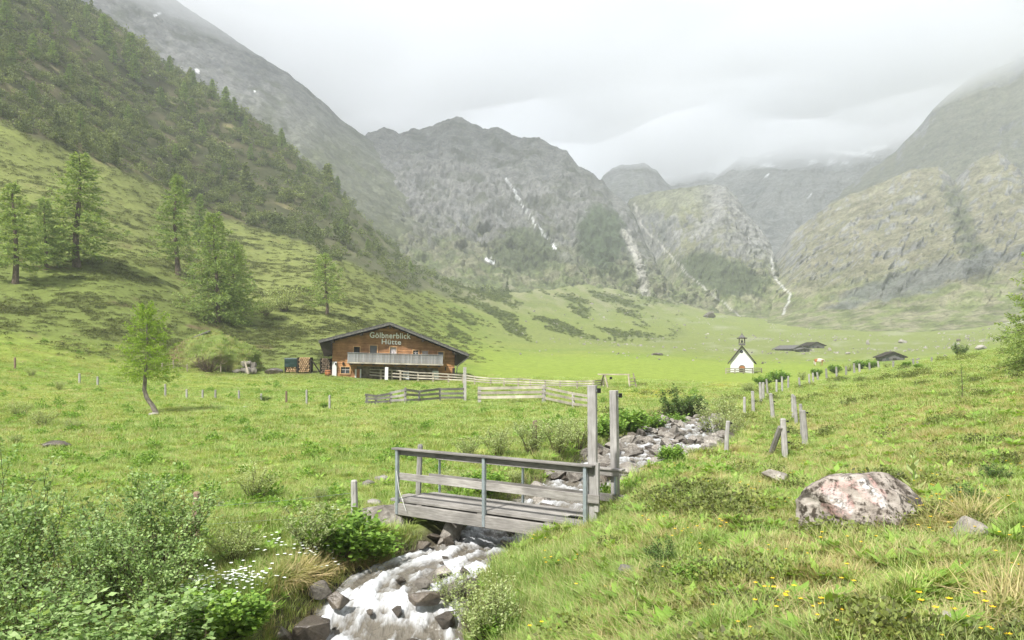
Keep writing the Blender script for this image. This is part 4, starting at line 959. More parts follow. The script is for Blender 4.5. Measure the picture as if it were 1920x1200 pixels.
M_stonewall = simple('dark_masonry', (.20, .165, .12), (.06, .048, .036), 2.2, .95, .1, 1., .06)
M_plaster = simple('white_plaster', (.68, .68, .68), (.60, .60, .60), 1.2, .9, .1, .2, .01)
M_black = simple('dark_interior', (.010, .010, .010), (.006, .006, .006), 3, .6)
M_glass = simple('window_glass', (.05, .06, .065), (.03, .035, .04), 2, .12, .5, 0)
M_shutter = simple('grey_shutter', (.17, .185, .19), (.12, .13, .135), 3, .6)
M_curtain = simple('white_curtain', (.62, .60, .58), (.42, .38, .38), 5, .9)
M_letter = simple('sign_letters', (.9, .89, .85), (.84, .83, .79), 4, .6)
M_steel = simple('galvanised_steel', (.40, .45, .47), (.30, .34, .36), 12, .42, .5, .05, .002, metal=.55)
M_rubber = simple('black_insulator', (.014, .014, .015), (.01, .01, .01), 8, .4)
M_tarp = simple('green_tarp', (.008, .034, .03), (.006, .02, .018), 5, .45, .4, .8, .04)
M_log = simple('log_ends', (.58, .40, .22), (.14, .085, .05), 9, .9)
M_logd = simple('dark_log_ends', (.24, .18, .13), (.08, .06, .045), 7, .9)
M_door = simple('brown_door', (.36, .15, .06), (.26, .10, .04), 3, .6)
M_board = simple('grey_notice', (.52, .55, .57), (.42, .45, .47), 3, .7)
M_rope = simple('white_cord', (.72, .72, .70), None, 8, .8)
M_orange = simple('orange_tack', (.72, .36, .06), None, 8, .6)

# ------------------------------------------------------------------ rocks
def rock_mat(name, base, dark, pale, lichen=.5, wet=False, sc_=3., thr=0.):
    m, t, o = newmat(name)
    n1 = noise_node(t, sc_, 8, .68); n2 = noise_node(t, sc_*3.1, 6, .7); n3 = noise_node(t, sc_*.9, 5, .6, dist=.6)
    c = ramp(t, n1.outputs['Fac'], [(.3, dark), (.5, base), (.72, pale)]).outputs[0]
    c = mix(t, ramp(t, n2.outputs['Fac'], [(.53-thr, 0.), (.62-thr, lichen)]).outputs[0], c, dark)
    c = mix(t, ramp(t, n3.outputs['Fac'], [(.60-thr, 0.), (.66-thr, lichen*.8)]).outputs[0], c, (.035, .032, .026))
    oi = N(t, 'ShaderNodeObjectInfo'); v = ramp(t, oi.outputs['Random'], [(0, (.6, .58, .55)), (1, (1.3, 1.27, 1.22))])
    c = mix(t, 1., c, v.outputs[0], 'MULTIPLY')
    bsdf(t, o, c, .3 if wet else .92, .5 if wet else .15, mix(t, .4, n1.outputs['Fac'], n2.outputs['Fac']), .9, .05); return m
M_rock1 = rock_mat('stream_stone', (.235, .22, .20), (.085, .074, .064), (.40, .385, .36), .5)
M_rockwet = rock_mat('wet_stone', (.095, .08, .065), (.035, .029, .024), (.18, .155, .125), .4, True)
M_rockpale = rock_mat('pale_stone', (.29, .28, .26), (.13, .12, .108), (.40, .385, .36), .45)
def hull_rock(name, seed, n=22, cut=.7, bev=.025):
    r = np.random.default_rng(seed); p = unit(r.normal(size=(n, 3)))*r.uniform(cut, 1.05, n)[:, None]
    bm = bmesh.new()
    for v in p: bm.verts.new(v)
    bmesh.ops.convex_hull(bm, input=bm.verts); 
    for v in [v for v in bm.verts if not v.link_faces]: bm.verts.remove(v)
    bmesh.ops.bevel(bm, geom=bm.edges[:], offset=bev, segments=1, affect='EDGES', profile=.6)
    me = bpy.data.meshes.new(name); bm.to_mesh(me); bm.free(); return me
RK = [hull_rock('rock%d' % k, 200+k, 13+k) for k in range(7)]
RW = []
for me in RK:
    c = me.copy(); me.materials.append(M_rock1); c.materials.append(M_rockwet); RW.append(c)
def lump(name, seed, sx_, sy_, sz_, sub=4, amp=.18, fr=1.6, flat=.35, facets=15):
    bm = bmesh.new(); bmesh.ops.create_icosphere(bm, subdivisions=sub, radius=1); v = np.array([x.co for x in bm.verts])
    d_ = fbm(v*fr+seed*3.1, 6, .62)*amp*1.2+.5*amp*fbm(v*fr*.8+seed, 3, .5, True)
    rc = np.random.default_rng(int(abs(seed)*10)+5)
    for k in range(facets):                             # broken faces
        pn = rc.normal(size=3); pn[2] *= .7; pn /= np.linalg.norm(pn); lim = rc.uniform(.55, .86); ex_ = np.maximum(v@pn-lim, 0); v = v-pn*(ex_*.9)[:, None]
    v = v*(1+d_*.7)[:, None]; v = v*np.array((sx_, sy_, sz_)); v[:, 2] = np.where(v[:, 2] < -flat*sz_, -flat*sz_+(v[:, 2]+flat*sz_)*.15, v[:, 2])
    for a, b in zip(bm.verts, v): a.co = b
    me = bpy.data.meshes.new(name); bm.to_mesh(me); bm.free()
    for p_ in me.polygons: p_.use_smooth = True
    return me

def crag_rock(name, seed, sx_, sy_, sz_, n=17):
    """broken rock: flat faces with fine relief"""
    me = hull_rock(name, 500+seed, n, .72, .05); bm = bmesh.new(); bm.from_mesh(me); bmesh.ops.triangulate(bm, faces=bm.faces[:])
    for k in range(3): bmesh.ops.subdivide_edges(bm, edges=[e_ for e_ in bm.edges if e_.calc_length() > .16], cuts=1)
    v = np.array([x.co for x in bm.verts]); v = v*(1+.07*fbm(v*3.1+seed, 4, .6)+.03*fbm(v*9., 3))[:, None]*np.array((sx_, sy_, sz_))
    for a, b in zip(bm.verts, v): a.co = b
    bm.to_mesh(me); bm.free(); return me

# ------------------------------------------------------------------ the stream: bed, stones, water
S = catmull(SP[::7], 26); S = S[S[:, 1] < 35.5]
for i in range(1, len(S)): S[i, 2] = max(S[i, 2], S[i-1, 2])
arc = np.concatenate([[0], np.cumsum(np.hypot(*np.diff(S[:, :2], axis=0).T))])
ns = 1500; tt = np.linspace(0, arc[-1], ns); S = np.stack([np.interp(tt, arc, S[:, k]) for k in range(4)], 1)
Tn = unit(np.gradient(S[:, :2], axis=0)); Nn = np.stack([-Tn[:, 1], Tn[:, 0]], 1)
nc = 80; cc = np.linspace(-1, 1, nc)
wx = S[:, None, 0]+Nn[:, None, 0]*(S[:, 3]*1.12)[:, None]*cc; wy = S[:, None, 1]+Nn[:, None, 1]*(S[:, 3]*1.12)[:, None]*cc
A = np.repeat(tt[:, None], nc, 1).ravel(); B = (cc[None]*S[:, 3][:, None]).ravel()
step = .16*(np.floor(A/1.55+.35*fbm(np.stack([B*.7, A*.1], 1), 2))+sstep(.62, 1., (A/1.55+.35*fbm(np.stack([B*.7, A*.1], 1), 2)) % 1))-.16*A/1.55
turb = fbm(np.stack([B*3.2, A*1.5], 1), 5, .62); fineT = fbm(np.stack([B*9, A*5], 1)+4, 4, .65)
rid = fbm(np.stack([B*2.2, A*.9], 1)+9, 4, .6, True)
foam = np.clip(.12+.95*turb+.6*(rid)+.35*sstep(.45, .95, (A/1.55) % 1), 0, 1)
foam *= 1-.55*sstep(.78, 1., np.abs(np.tile(cc, ns)))
foam *= 1-.28*sstep(15.5, 17.5, wy.ravel())
wz = np.repeat(S[:, 2][:, None], nc, 1).ravel()+step*.6-.06+.09*turb+.07*foam+.035*fineT*(.4+foam)+.028*foam*fbm(np.stack([B*15, A*7], 1)+2, 3, .6, True)
wme = npmesh('stream', np.stack([wx.ravel(), wy.ravel(), wz], 1), gridfaces(ns, nc), smooth=True)
vcol(wme, np.repeat(foam[:, None], 3, 1), 'Foam'); vcol(wme, np.stack([B*3.0, A*.75, 0*A], 1), 'Flow')
m, t, o = newmat('white_water')
at = N(t, 'ShaderNodeVertexColor'); at.layer_name = 'Foam'
fl_ = N(t, 'ShaderNodeVertexColor'); fl_.layer_name = 'Flow'
n1 = noise_node(t, 2.6, 6, .72, dist=.7); n2 = noise_node(t, 9, 4, .7)
for n_ in (n1, n2): t.links.new(fl_.outputs[0], n_.inputs['Vector'])
fsum = mix(t, .52, at.outputs[0], mix(t, .4, n1.outputs['Fac'], n2.outputs['Fac']))
ff_ = ramp(t, fsum, [(.40, 0.), (.52, .35), (.68, 1.)])
wtr = N(t, 'ShaderNodeBsdfPrincipled'); wtr.inputs['Base Color'].default_value = (.14, .125, .10, 1); wtr.inputs['Roughness'].default_value = .12; wtr.inputs['Specular IOR Level'].default_value = .5
fm_ = N(t, 'ShaderNodeBsdfPrincipled'); fm_.inputs['Base Color'].default_value = (.58, .60, .62, 1); fm_.inputs['Roughness'].default_value = .55
bp = N(t, 'ShaderNodeBump'); bp.inputs['Strength'].default_value = 1.; bp.inputs['Distance'].default_value = .06
t.links.new(mix(t, .5, n1.outputs['Fac'], n2.outputs['Fac']), bp.inputs['Height'])
for b_ in (wtr, fm_): t.links.new(bp.outputs[0], b_.inputs['Normal'])
ms = N(t, 'ShaderNodeMixShader'); t.links.new(ff_.outputs[0], ms.inputs[0]); t.links.new(wtr.outputs[0], ms.inputs[1]); t.links.new(fm_.outputs[0], ms.inputs[2]); t.links.new(ms.outputs[0], o.inputs[0])
tag(obj('stream', wme, m), kind='structure')
# gravel bed under the water with its stones
bme = npmesh('stream_bed', np.stack([wx.ravel(), wy.ravel(), np.repeat(S[:, 2][:, None], nc, 1).ravel()-.22+.03*turb], 1), gridfaces(ns, nc), smooth=True)
bed_o = tag(obj('stream_bed', bme, M_rockwet), kind='structure')
r = np.random.default_rng(55)
def stone(x, y, z, sx_, sy_, sz_, wet, rz=None):
    o_ = bpy.data.objects.new('stone', (RW if wet else RK)[r.integers(0, 7)]); link(o_, bed_o)
    o_.location = (x, y, z); o_.scale = (sx_, sy_, sz_); o_.rotation_euler = (r.normal(0, .25), r.normal(0, .25), r.uniform(0, 6.28) if rz is None else rz)
    return o_
for k in range(298):
    i = int(r.uniform(0, ns)); yy = S[i, 1]
    upper = yy > 16.2
    if upper:
        b = r.normal(0, .55) if r.random() < .7 else r.choice([-1, 1])*r.uniform(.75, 1.1)
        if abs(b) > 1.15: b = r.uniform(-1, 1)
        s_ = r.uniform(.07, .27)*(1.3 if abs(b) > .6 else 1.)
    else:
        b = r.choice([-1, 1])*r.uniform(.82, 1.22); s_ = r.uniform(.06, .22)
        if r.random() < .35: b = r.uniform(-.8, .8); s_ = r.uniform(.05, .12)
    x = S[i, 0]+Nn[i, 0]*b*S[i, 3]; y = S[i, 1]+Nn[i, 1]*b*S[i, 3]
    stone(x, y, S[i, 2]-.02+s_*r.uniform(-.1, .3), s_*r.uniform(.9, 1.6), s_*r.uniform(.8, 1.2), s_*r.uniform(.55, .9), (not upper) or r.random() < .25)
def big_rock(name, px, py, Y, wpx, hpx, label, mat, seed, dz=0, rz=0., dy=.8, cat='rock', shape=None):
    x = (px-CX)/F*Y; z = EYE-(py-HY)/F*Y; w_ = wpx/F*Y/2; h_ = hpx/F*Y/2
    me = shape or crag_rock('rock', seed, w_*1.08, w_*dy, h_*1.1); o_ = obj(name, me, mat, loc=(x, Y, z-h_*.0+dz)); o_.rotation_euler = (0, 0, rz)
    return tag(o_, label, cat)
big_rock('stream_rock', 636, 1127, 12.0, 46, 40, 'round brown wet rock at the left edge of the white water', M_rockwet, 3)
big_rock('stream_rock', 800, 1122, 11.9, 72, 34, 'dark wedge-shaped rock in the white water below the bridge', M_rockwet, 4)
big_rock('stream_rock', 795, 1094, 12.4, 34, 26, 'small grey rock above the dark wedge rock in the stream', M_rock1, 5)
big_rock('stream_rock', 600, 1105, 12.2, 60, 40, 'grey bank rock under the dry grass tuft', M_rock1, 6)
big_rock('stream_rock', 585, 1180, 11.4, 90, 50, 'dark bank rock at the bottom edge left of the stream', M_rockwet, 7)
big_rock('stream_rock', 520, 1195, 11.2, 70, 46, 'dark wet rock in the bottom left of the stream', M_rockwet, 8)
big_rock('stream_rock', 1026, 962, 16.4, 26, 18, 'red-brown rock seen through the bridge railing', M_rockwet, 9)
big_rock('stream_rock', 1180, 878, 20.0, 62, 26, 'largest brown rock of the rapids beside the right tall post', M_rock1, 10)
big_rock('stream_rock', 1240, 900, 18.2, 30, 16, 'pale rock at the right bank of the rapids', M_rockpale, 11)
big_rock('stream_rock', 832, 1070, 12.9, 40, 24, 'tan rock in the water just below the bridge', M_rock1, 12)
for px, py, w_, h_, lab in [(716, 902, 26, 14, 'white stone in the grass left of the bridge'), (688, 912, 26, 12, 'brownish stone beside the white stone left of the bridge'), (700, 948, 30, 12, 'flat pale stone by the left bridge end'), (415, 948, 14, 8, 'small pale stone near the meadow willow'), (672, 968, 36, 14, 'grey flat stone behind the grey post'),
                            (458, 765, 9, 4, 'small white stone in the middle of the left meadow'), (285, 778, 18, 5, 'pale stone at the foot of the crooked larch'), (1458, 906, 56, 30, 'grey half-buried rock left of the painted boulder'), (1775, 1178, 34, 34, 'pale rounded stone at the bottom right'), (1835, 1018, 74, 78, 'grey stone stuck in the eroded bank at the right'),
                            (1182, 1082, 40, 26, 'pale stone hidden in the grass of the near right bank'), (1905, 860, 20, 10, 'small grey stone at the right edge of the slope'), (98, 838, 50, 12, 'brown earth lump in the left meadow'), (1880, 1180, 30, 10, 'flat pale stone on the sandy path corner'), (1910, 1168, 26, 10, 'small flat stone on the sandy path at the right edge')]:
    p = hit(px, py); w2 = w_/F*p.y/2; h2 = h_/F*p.y/2
    o_ = obj('stone', crag_rock('stone', px, w2*1.15, w2*.9, h2*1.3) if 'eroded' in lab or 'half' in lab else lump('stone', px, w2*1.1, w2*.9, h2*1.3, 3, .3, 1.7, .6), M_rockwet if 'brown earth' in lab else (M_rock1 if 'eroded' in lab or 'half' in lab else M_rockpale), loc=(p.x, p.y+w2*.5, p.z+h2*(.15 if 'eroded' in lab else .5))); tag(o_, lab, 'stone', 'stones lying in the grass')
# painted boulder
p = hit(1560, 1014); bw = 262/F*p.y; bh = 112/F*p.y
bx = (1630-CX)/F*(p.y+bw*.28)
bm_ = lump('boulder', 21.7, bw/2*1.06, bw*.38, bh*.68, 6, .14, 1.6, .55)
v = np.array([x.co for x in bm_.vertices]); u_ = v[:, 0]/(bw/2); h_ = v[:, 2]/(bh*.62)
v[:, 2] -= np.clip(u_, 0, 1)**2*bh*.16; v[:, 0] += np.where(h_ < -.2, .10*bw*(h_+.2), 0)*(u_ < 0)
v[:, 2] -= np.where((v[:, 1] < 0), .05*bh*np.abs(np.sin(v[:, 2]*24+v[:, 0]*4))**6, 0)
bm_.vertices.foreach_set('co', v.astype(np.float32).ravel()); bm_.update()
pxl = 1606+v[:, 0]/p.y*F; pyl = 1000-(v[:, 2]+bh*.36)/p.y*F
nzp = 7*fbm(v*9., 4)
def band(x0, y0, x1, y1, wd_):
    dx, dy = x1-x0, y1-y0; L2 = dx*dx+dy*dy; tt_ = np.clip(((pxl-x0)*dx+(pyl-y0)*dy)/L2, 0, 1)
    return sstep(wd_+4, wd_-2, np.hypot(pxl-x0-tt_*dx, pyl-y0-tt_*dy)+nzp)
front = v[:, 1] < .12*bw
red = np.clip(band(1518, 915, 1545, 925, 6)+band(1538, 912, 1552, 940, 5)+band(1520, 948, 1540, 958, 8)+band(1524, 908, 1560, 900, 5)+band(1568, 906, 1590, 930, 4)+band(1598, 893, 1612, 920, 4), 0, 1)*front
wht = np.clip(band(1530, 922, 1540, 945, 12)+band(1580, 902, 1600, 925, 11), 0, 1)*front
vcol(bm_, np.stack([red, wht, 0*red], 1), 'Paint')
m = rock_mat('boulder_rock', (.29, .26, .235), (.055, .046, .038), (.43, .405, .375), 1.0, sc_=3.4, thr=.035); t = m.node_tree
pb = [n_ for n_ in t.nodes if n_.type == 'BSDF_PRINCIPLED'][0]; src = pb.inputs['Base Color'].links[0].from_socket
at = N(t, 'ShaderNodeVertexColor'); at.layer_name = 'Paint'; sp_ = N(t, 'ShaderNodeSeparateColor'); t.links.new(at.outputs[0], sp_.inputs[0])
wn = noise_node(t, 26, 4, .7); wr = ramp(t, wn.outputs['Fac'], [(.42, .05), (.62, .85)])
c = mix(t, mix(t, 1., sp_.outputs[1], wr.outputs[0], 'MULTIPLY'), src, (.66, .65, .64)); c = mix(t, mix(t, 1., sp_.outputs[0], wr.outputs[0], 'MULTIPLY'), c, (.48, .30, .27))
t.links.new(c, pb.inputs['Base Color'])
tag(obj('painted_boulder', bm_, m, loc=(bx, p.y+bw*.28, p.z+bh*.36)), 'big grey boulder with faded red and white trail paint on the right slope', 'boulder')

# ------------------------------------------------------------------ footbridge
BA = Vector((-2.16, 15.0, 0)); BU = Vector((.826, -.5637, 0)).normalized(); BV = Vector((-BU.y, BU.x, 0))
bridge = empty('footbridge', (BA.x, BA.y, -1.0), 'small weathered wooden footbridge with steel railing posts over the stream', 'footbridge', rz=math.atan2(BU.y, BU.x))
BL, BW = 4.15, 1.1
for k in range(5):                                      # deck boards run along the bridge
    y0 = .06+k*.205; e0, e1 = (-.22, -.05, -.3, -.1, 0.)[k], (.0, .12, -.05, .1, .02)[k]
    MB().beam((e0, y0+.1, -.025+.006*(k % 2)), (BL+e1, y0+.1, -.03+.005*((k+1) % 2)), .197, .05).build('deck_board', M_grey, bridge, bevel=.006)
for y0 in (.035, 1.06): MB().beam((-.08, y0, -.175), (BL-.35, y0, -.19), .07, .22).build('side_beam', M_grey, bridge, bevel=.012)
for y0 in (.38, .72): MB().tube([(-.1, y0, -.17), (BL-.3, y0, -.17)], .085, 10).build('bearer_log', M_grey, bridge, True)
for x in (.5, 1.9, 3.3): MB().box((x, .55, -.078), (.12, 1.0, .045)).build('cross_beam', M_grey, bridge)
def steel(x, y, s):
    zt2 = .95 if s > 0 else .77; zc2 = (zt2-.27)/2; hh2 = zt2+.27
    b = MB(); b.box((x, y, zc2), (.058, .008, hh2)); b.box((x+.025, y+s*.028, zc2), (.008, .055, hh2)); b.build('railing_post', M_steel, bridge, bevel=.002)
for x in (.0, 2.02, 4.02): steel(x, -.012, 1)
for x in (.12, 2.1, 4.0): steel(x, 1.112, -1)
for y0, s in ((.03, 1), (1.07, -1)):
    dz_ = 0 if s > 0 else -.18
    MB().beam((-.10 if s > 0 else .02, y0, .955+dz_), (BL+.02, y0, .94+dz_), .15, .035).build('top_rail', M_grey, bridge, bevel=.006)
    MB().beam((-.02 if s > 0 else .1, y0+.028*s, .885+dz_), (BL-.02, y0+.028*s, .87+dz_), .028, .095).build('rail_board', M_grey, bridge, bevel=.004)
    MB().beam((-.06 if s > 0 else -.1, y0+.02*s, .44+dz_*.8), (BL+.1, y0+.02*s, .415+dz_*.8), .028, .135).build('middle_rail', M_grey, bridge, bevel=.004)
def tall_post(x, y, z0, z1, w_, d_, lean):
    po = MB().beam((x, y, z0), (x-lean, y, z1), w_, d_, (0, 1, 0)).build('tall_post', M_greyz, bridge, bevel=.008)
    MB().tube([(x-lean+.085, y-.01, z1-.09), (x-lean+.15, y-.03, z1-.085)], .012, 6).build('insulator_screw', M_steel, po)
    MB().tube([(x-lean+.14, y-.03, z1-.12), (x-lean+.14, y-.03, z1-.045)], [.03, .034], 8).build('insulator', M_rubber, po)
tall_post(4.10, .13, -.16, 2.22, .15, .07, .02); tall_post(3.96, 1.19, .06, 2.10, .125, .11, .035)
MB().box((4.18, .10, .60), (.08, .05, .78)).build('post_cleat', M_greyz, bridge)
MB().tube([(.02, -.03, .55), (.10, -.05, .2), (.28, -.05, -.18)], .006, 5).build('cord', M_rope, bridge)
MB().box((3.62, .42, .012), (.26, .09, .02)).build('metal_plate', M_rubber, bridge)
# foundation stones
def bpt(u, v_, z): q_ = BA+BU*u+BV*v_; return (q_.x, q_.y, z)
o_ = obj('foundation_stone', crag_rock('foundation', 31, .78, .85, .62), M_rock1, loc=bpt(-.38, .12, -1.60)); tag(o_, 'rough lichen-covered foundation stone under the left bridge end', 'stone')
o_ = obj('support_slab', crag_rock('slab', 33, .15, .45, .40), M_rock1, loc=bpt(.98, .45, -1.62)); o_.rotation_euler = (0, R(12), R(-34)); tag(o_, 'upright grey stone slab propping the bridge from below', 'stone')
o_ = obj('foundation_stone', lump('foundation2', 35, .6, .7, .4, 4, .22, 1.9, .9), M_rock1, loc=bpt(4.1, .6, -1.45)); tag(o_, 'foundation stone in the grass under the right bridge end', 'stone')

# ------------------------------------------------------------------ posts
def post(px, py, top, wpx, label, group, mat=M_greyz, top_px=None, ins=0, Y=None, brace=None):
    p = hit(px, py) if Y is None else Vector(((px-CX)/F*Y, Y, g1((px-CX)/F*Y, Y)))
    h = max((py-top)/F*p.y, .3); w_ = max(wpx/F*p.y, .06); dx = 0 if top_px is None else (top_px-px)/F*p.y
    e = empty('fence_post', (p.x, p.y, p.z), label, 'fence post', group)
    b = MB(); b.tube([(0, 0, -.25), (dx*.5, .01, h*.5), (dx, 0, h*.97), (dx, 0, h)], [w_*.56, w_*.54, w_*.5, w_*.36], 7); b.build('shaft', mat, e)
    for k in range(ins):
        z = h*(.93-.27*k); MB().tube([(dx*z/h+w_*.45, -w_*.3, z), (dx*z/h+w_*.45+.05, -w_*.5, z)], [.02, .028], 6).build('insulator', M_rubber, e)
    if brace:
        (bx_, by_), (cx_, cy_) = brace; q_ = hit(bx_, by_); MB().tube([(q_.x-p.x, q_.y-p.y, q_.z-p.z-.1), ((cx_-px)/F*p.y, -.02, (py-cy_)/F*p.y)], w_*.48, 6).build('brace', M_grey, e)
    return e
GP = 'grey posts of the fence on the right slope'
post(1473, 857, 784, 11, 'front fence post on the right slope, propped by a dark slanting brace', GP, top_px=1468, ins=3, brace=((1443, 850), (1463, 800)))
post(1511, 837, 770, 11, 'thick leaning fence post just right of the braced post', GP, top_px=1505, ins=1)
post(1505, 820, 757, 6, 'thin post hidden right behind the thick leaning post', GP, top_px=1501)
post(1494, 796, 742, 6, 'leaning post of the close pair behind the braced post, right one', GP, top_px=1489)
post(1487, 786, 739, 5, 'upright post of the close pair behind the braced post, left one', GP, top_px=1486)
post(1361, 851, 789, 8, 'lone thin post on the bank beside the pale willow', GP, top_px=1365, ins=1)
post(1450, 784, 737, 7, 'leaning post left of the close pair of posts', GP, top_px=1445, ins=2)
post(1413, 773, 733, 6, 'second post right of the pale willow, nearer the chapel', GP, top_px=1411)
post(1396, 778, 744, 5, 'first post right of the pale willow', GP)
post(1427, 757, 717, 5, 'left post of a pair standing close together below the chapel', GP, top_px=1425)
post(1431, 748, 717, 5, 'right post of a pair standing close together below the chapel', GP)
for k, (px, py, top, tp) in enumerate([(1440, 740, 711, 1437), (1456, 736, 712, 1456), (1467, 734, 706, 1466), (1478, 728, 705, 1478), (1500, 725, 708, 1498), (1518, 720, 701, 1517), (1525, 717, 699, 1524), (1534, 712, 698, 1532), (1550, 710, 691, 1549), (1569, 708, 688, 1568), (1587, 703, 687, 1586), (1602, 699, 681, 1601), (1612, 697, 682, 1611), (1631, 694, 680, 1630), (1648, 691, 677, 1646), (1675, 689, 677, 1675), (1713, 686, 672, 1712), (1721, 684, 677, 1720), (1747, 679, 670, 1747)]):
    post(px, py, top, 3.6, f'distant pale post of the fence row below the small barn, {ordinal(k)} from the left', GP, top_px=tp)
GQ = 'posts of the wire fence across the left meadow'
for k, (px, py, top, mt) in enumerate([(28, 692, 670, M_newz), (149, 718, 700, M_greyz), (183, 722, 706, M_greyz), (310, 744, 720, M_greyz), (350, 747, 730, M_greyz), (380, 746, 731, M_greyz), (404, 748, 731, M_greyz), (448, 748, 732, M_greyz), (490, 750, 738, M_greyz), (537, 756, 733, M_newz), (575, 760, 731, M_greyz), (618, 767, 741, M_greyz)]):
    post(px, py, top, 3.8, f'short wire fence post in the left meadow, {ordinal(k)} from the left', GQ, mt)
for k, (px, py, top) in enumerate([(304, 694, 678), (325, 690, 675), (351, 696, 683), (414, 698, 685)]):
    post(px, py, top, 2.2, f'thin stake below the earth mound, {ordinal(k)} from the left', 'stakes below the mound', M_palez)
pA = post(367, 1012, 922, 13, 'reddish brown square post at the edge of the corner thicket', None, M_newz, top_px=369)
pB = post(665, 972, 900, 12, 'grey post with flaking bark left of the bridge', None, top_px=664)
post(783, 948, 833, 10, 'leaning grey post behind the left end of the bridge railing', None, top_px=788)
post(1002, 845, 788, 9, 'old brown post among the willows behind the bridge', None, M_newz, top_px=1003)
for k, (za, zb_) in enumerate([(.52, .42), (.24, .12)]):
    a = Vector(pA.location)+Vector((0, -.05, za*1.1)); b = Vector(pB.location)+Vector((0, -.05, zb_*1.2)); mid = (a+b)/2-Vector((0, 0, .03))
    tag(MB().tube([a, mid, b], .0028, 4).build('fence_wire', M_steel), ['upper strand of wire between the brown and the grey post', 'lower strand of wire between the brown and the grey post'][k], 'wire')

# ------------------------------------------------------------------ rail fences
def rail_fence(name, label, posts, rails, mat_r=M_pale, mat_p=M_palez, pw=.09, rh=.10, over=.12, cat='fence', group=None):
    """posts: (column, row of foot, row of top); rails: heights as share of the post"""
    P0 = [hit(a, b) for a, b, c in posts]; o0 = P0[0]; e = empty(name, o0, label, cat, group); tops = []
    for q_, (a, b, c) in zip(P0, posts):
        l = q_-o0; h = (b-c)/F*q_.y; tops.append((l, h)); MB().box((l.x, l.y, l.z+h/2-.1), (pw, pw, h+.2)).build('post', mat_p, e)
    for k in range(len(tops)-1):
        (a, ha), (b, hb) = tops[k], tops[k+1]
        for f in rails:
            fa, fb = (f, f) if not hasattr(f, '__len__') else f
            u_ = (b-a).normalized()*over*random.uniform(.2, 1); of = Vector((0, -pw*.5-.022, 0))
            MB().beam(a+Vector((0, 0, min(ha, 1.05)*fa+random.uniform(-.02, .02)))+of-u_, b+Vector((0, 0, min(hb, 1.05)*fb+random.uniform(-.02, .02)))+of+u_, .035, rh).build('rail', mat_r, e)
    return e
rail_fence('rail_fence', 'weathered three-rail pasture fence below the wooden hut', [(688, 759, 738), (705, 758, 741), (733, 757, 735), (760, 757, 727), (786, 755, 732), (825, 752, 727), (871, 751, 727)], (.25, .58, .9), M_grey, M_greyz, .13, .14)
p = hit(871, 751); tag(MB().box((p.x+.02, p.y-.02, p.z+1.0), (.2, .2, 2.3)).build('gate_post', M_greyz), 'tall square grey post at the right end of the weathered fence', 'post')
rail_fence('pasture_gate', 'pale three-rail gate panel right of the gap in the fence', [(899, 756, 725), (1019, 754, 723)], (.34, .62, .9), M_pale, M_greyz, .2, .17)
rail_fence('rail_fence', 'pale rail fence sloping down from the gate towards the tall bridge post', [(1021, 754, 724), (1075, 764, 736), (1112, 768, 741)], (.25, .6, .92), M_pale, M_greyz, .16, .14)
rail_fence('terrace_fence', 'new wooden rail fence along the front of the hut', [(678, 707, 691), (694, 709, 692), (714, 711, 693), (735, 712, 694), (751, 713, 695), (784, 715, 698), (812, 716, 699), (841, 717, 701), (868, 718, 703)], (.35, .65, .97), M_pale, M_palez, .16, .10)
rail_fence('garden_fence', 'long pale rail fence from the hut to the swing frame', [(869, 719, 703), (890, 721, 706), (920, 723, 709), (945, 724, 710), (972, 726, 710), (994, 727, 712), (1022, 728, 713), (1050, 728, 714), (1082, 729, 715), (1112, 728, 714), (1132, 725, 712)], (.4, .68, .97), M_pale, M_palez, .13, .10)
# swing frame
q0, q1, q2 = hit(1140, 727), hit(1181, 727), hit(1193, 726); sw = empty('swing_frame', q0, 'pale wooden swing frame with a ladder end on the meadow', 'swing frame')
hS = 25/F*q0.y; l1 = q1-q0; l2 = q2-q0
for nm, a, b in (('leg', (.0, 0, 0), (-.25, .2, hS)), ('leg', (-.5, .9, 0), (-.3, .3, hS)), ('leg', l1, l1+Vector((-.1, .1, hS))), ('ladder_side', l2, l2+Vector((-.25, 0, hS*1.05))), ('top_bar', (-.8, .2, hS), l1+Vector((0, .1, hS)))):
    MB().beam(a, b, .10, .10).build(nm, M_palez, sw)
for k in range(3): MB().beam(l1+Vector((0, 0, hS*(.22+.25*k))), l2+Vector((-.05, 0, hS*(.22+.25*k))), .06, .06).build('rung', M_palez, sw)
MB().box((.25, .15, hS*.72), (.2, .1, .2)).build('hook', M_rubber, sw)

# ------------------------------------------------------------------ the wooden hut
HYD = 75.0; PXM = HYD/F; ROLL = -.026
hx, hzb = (738.5-CX)*PXM, EYE-(710-HY)*PXM
hut = empty('wooden_hut', (hx, HYD, hzb), 'broad brown wooden alpine hut with balcony and white lettering under the gable', 'hut'); hut.rotation_euler = (0, -ROLL, R(8))
def hp(px, py):
    """photo pixel on the front wall -> wall coordinates"""
    a, b = (px-738.5)*PXM, (710-py)*PXM; c, s = math.cos(-ROLL), math.sin(-ROLL)
    return a*c-b*s, a*s+b*c
W0, _ = hp(625, 690); W1, _ = hp(852, 690); RX, RZ = hp(732, 605); LX, LZ = hp(603, 639); EX, EZ = hp(878, 664)
DEP, OVR = 9.5, 1.15
def roof_z(x): return RZ-.30+((x-RX)*(RZ-LZ)/(RX-LX) if x < RX else (x-RX)*(RZ-EZ)/(RX-EX))
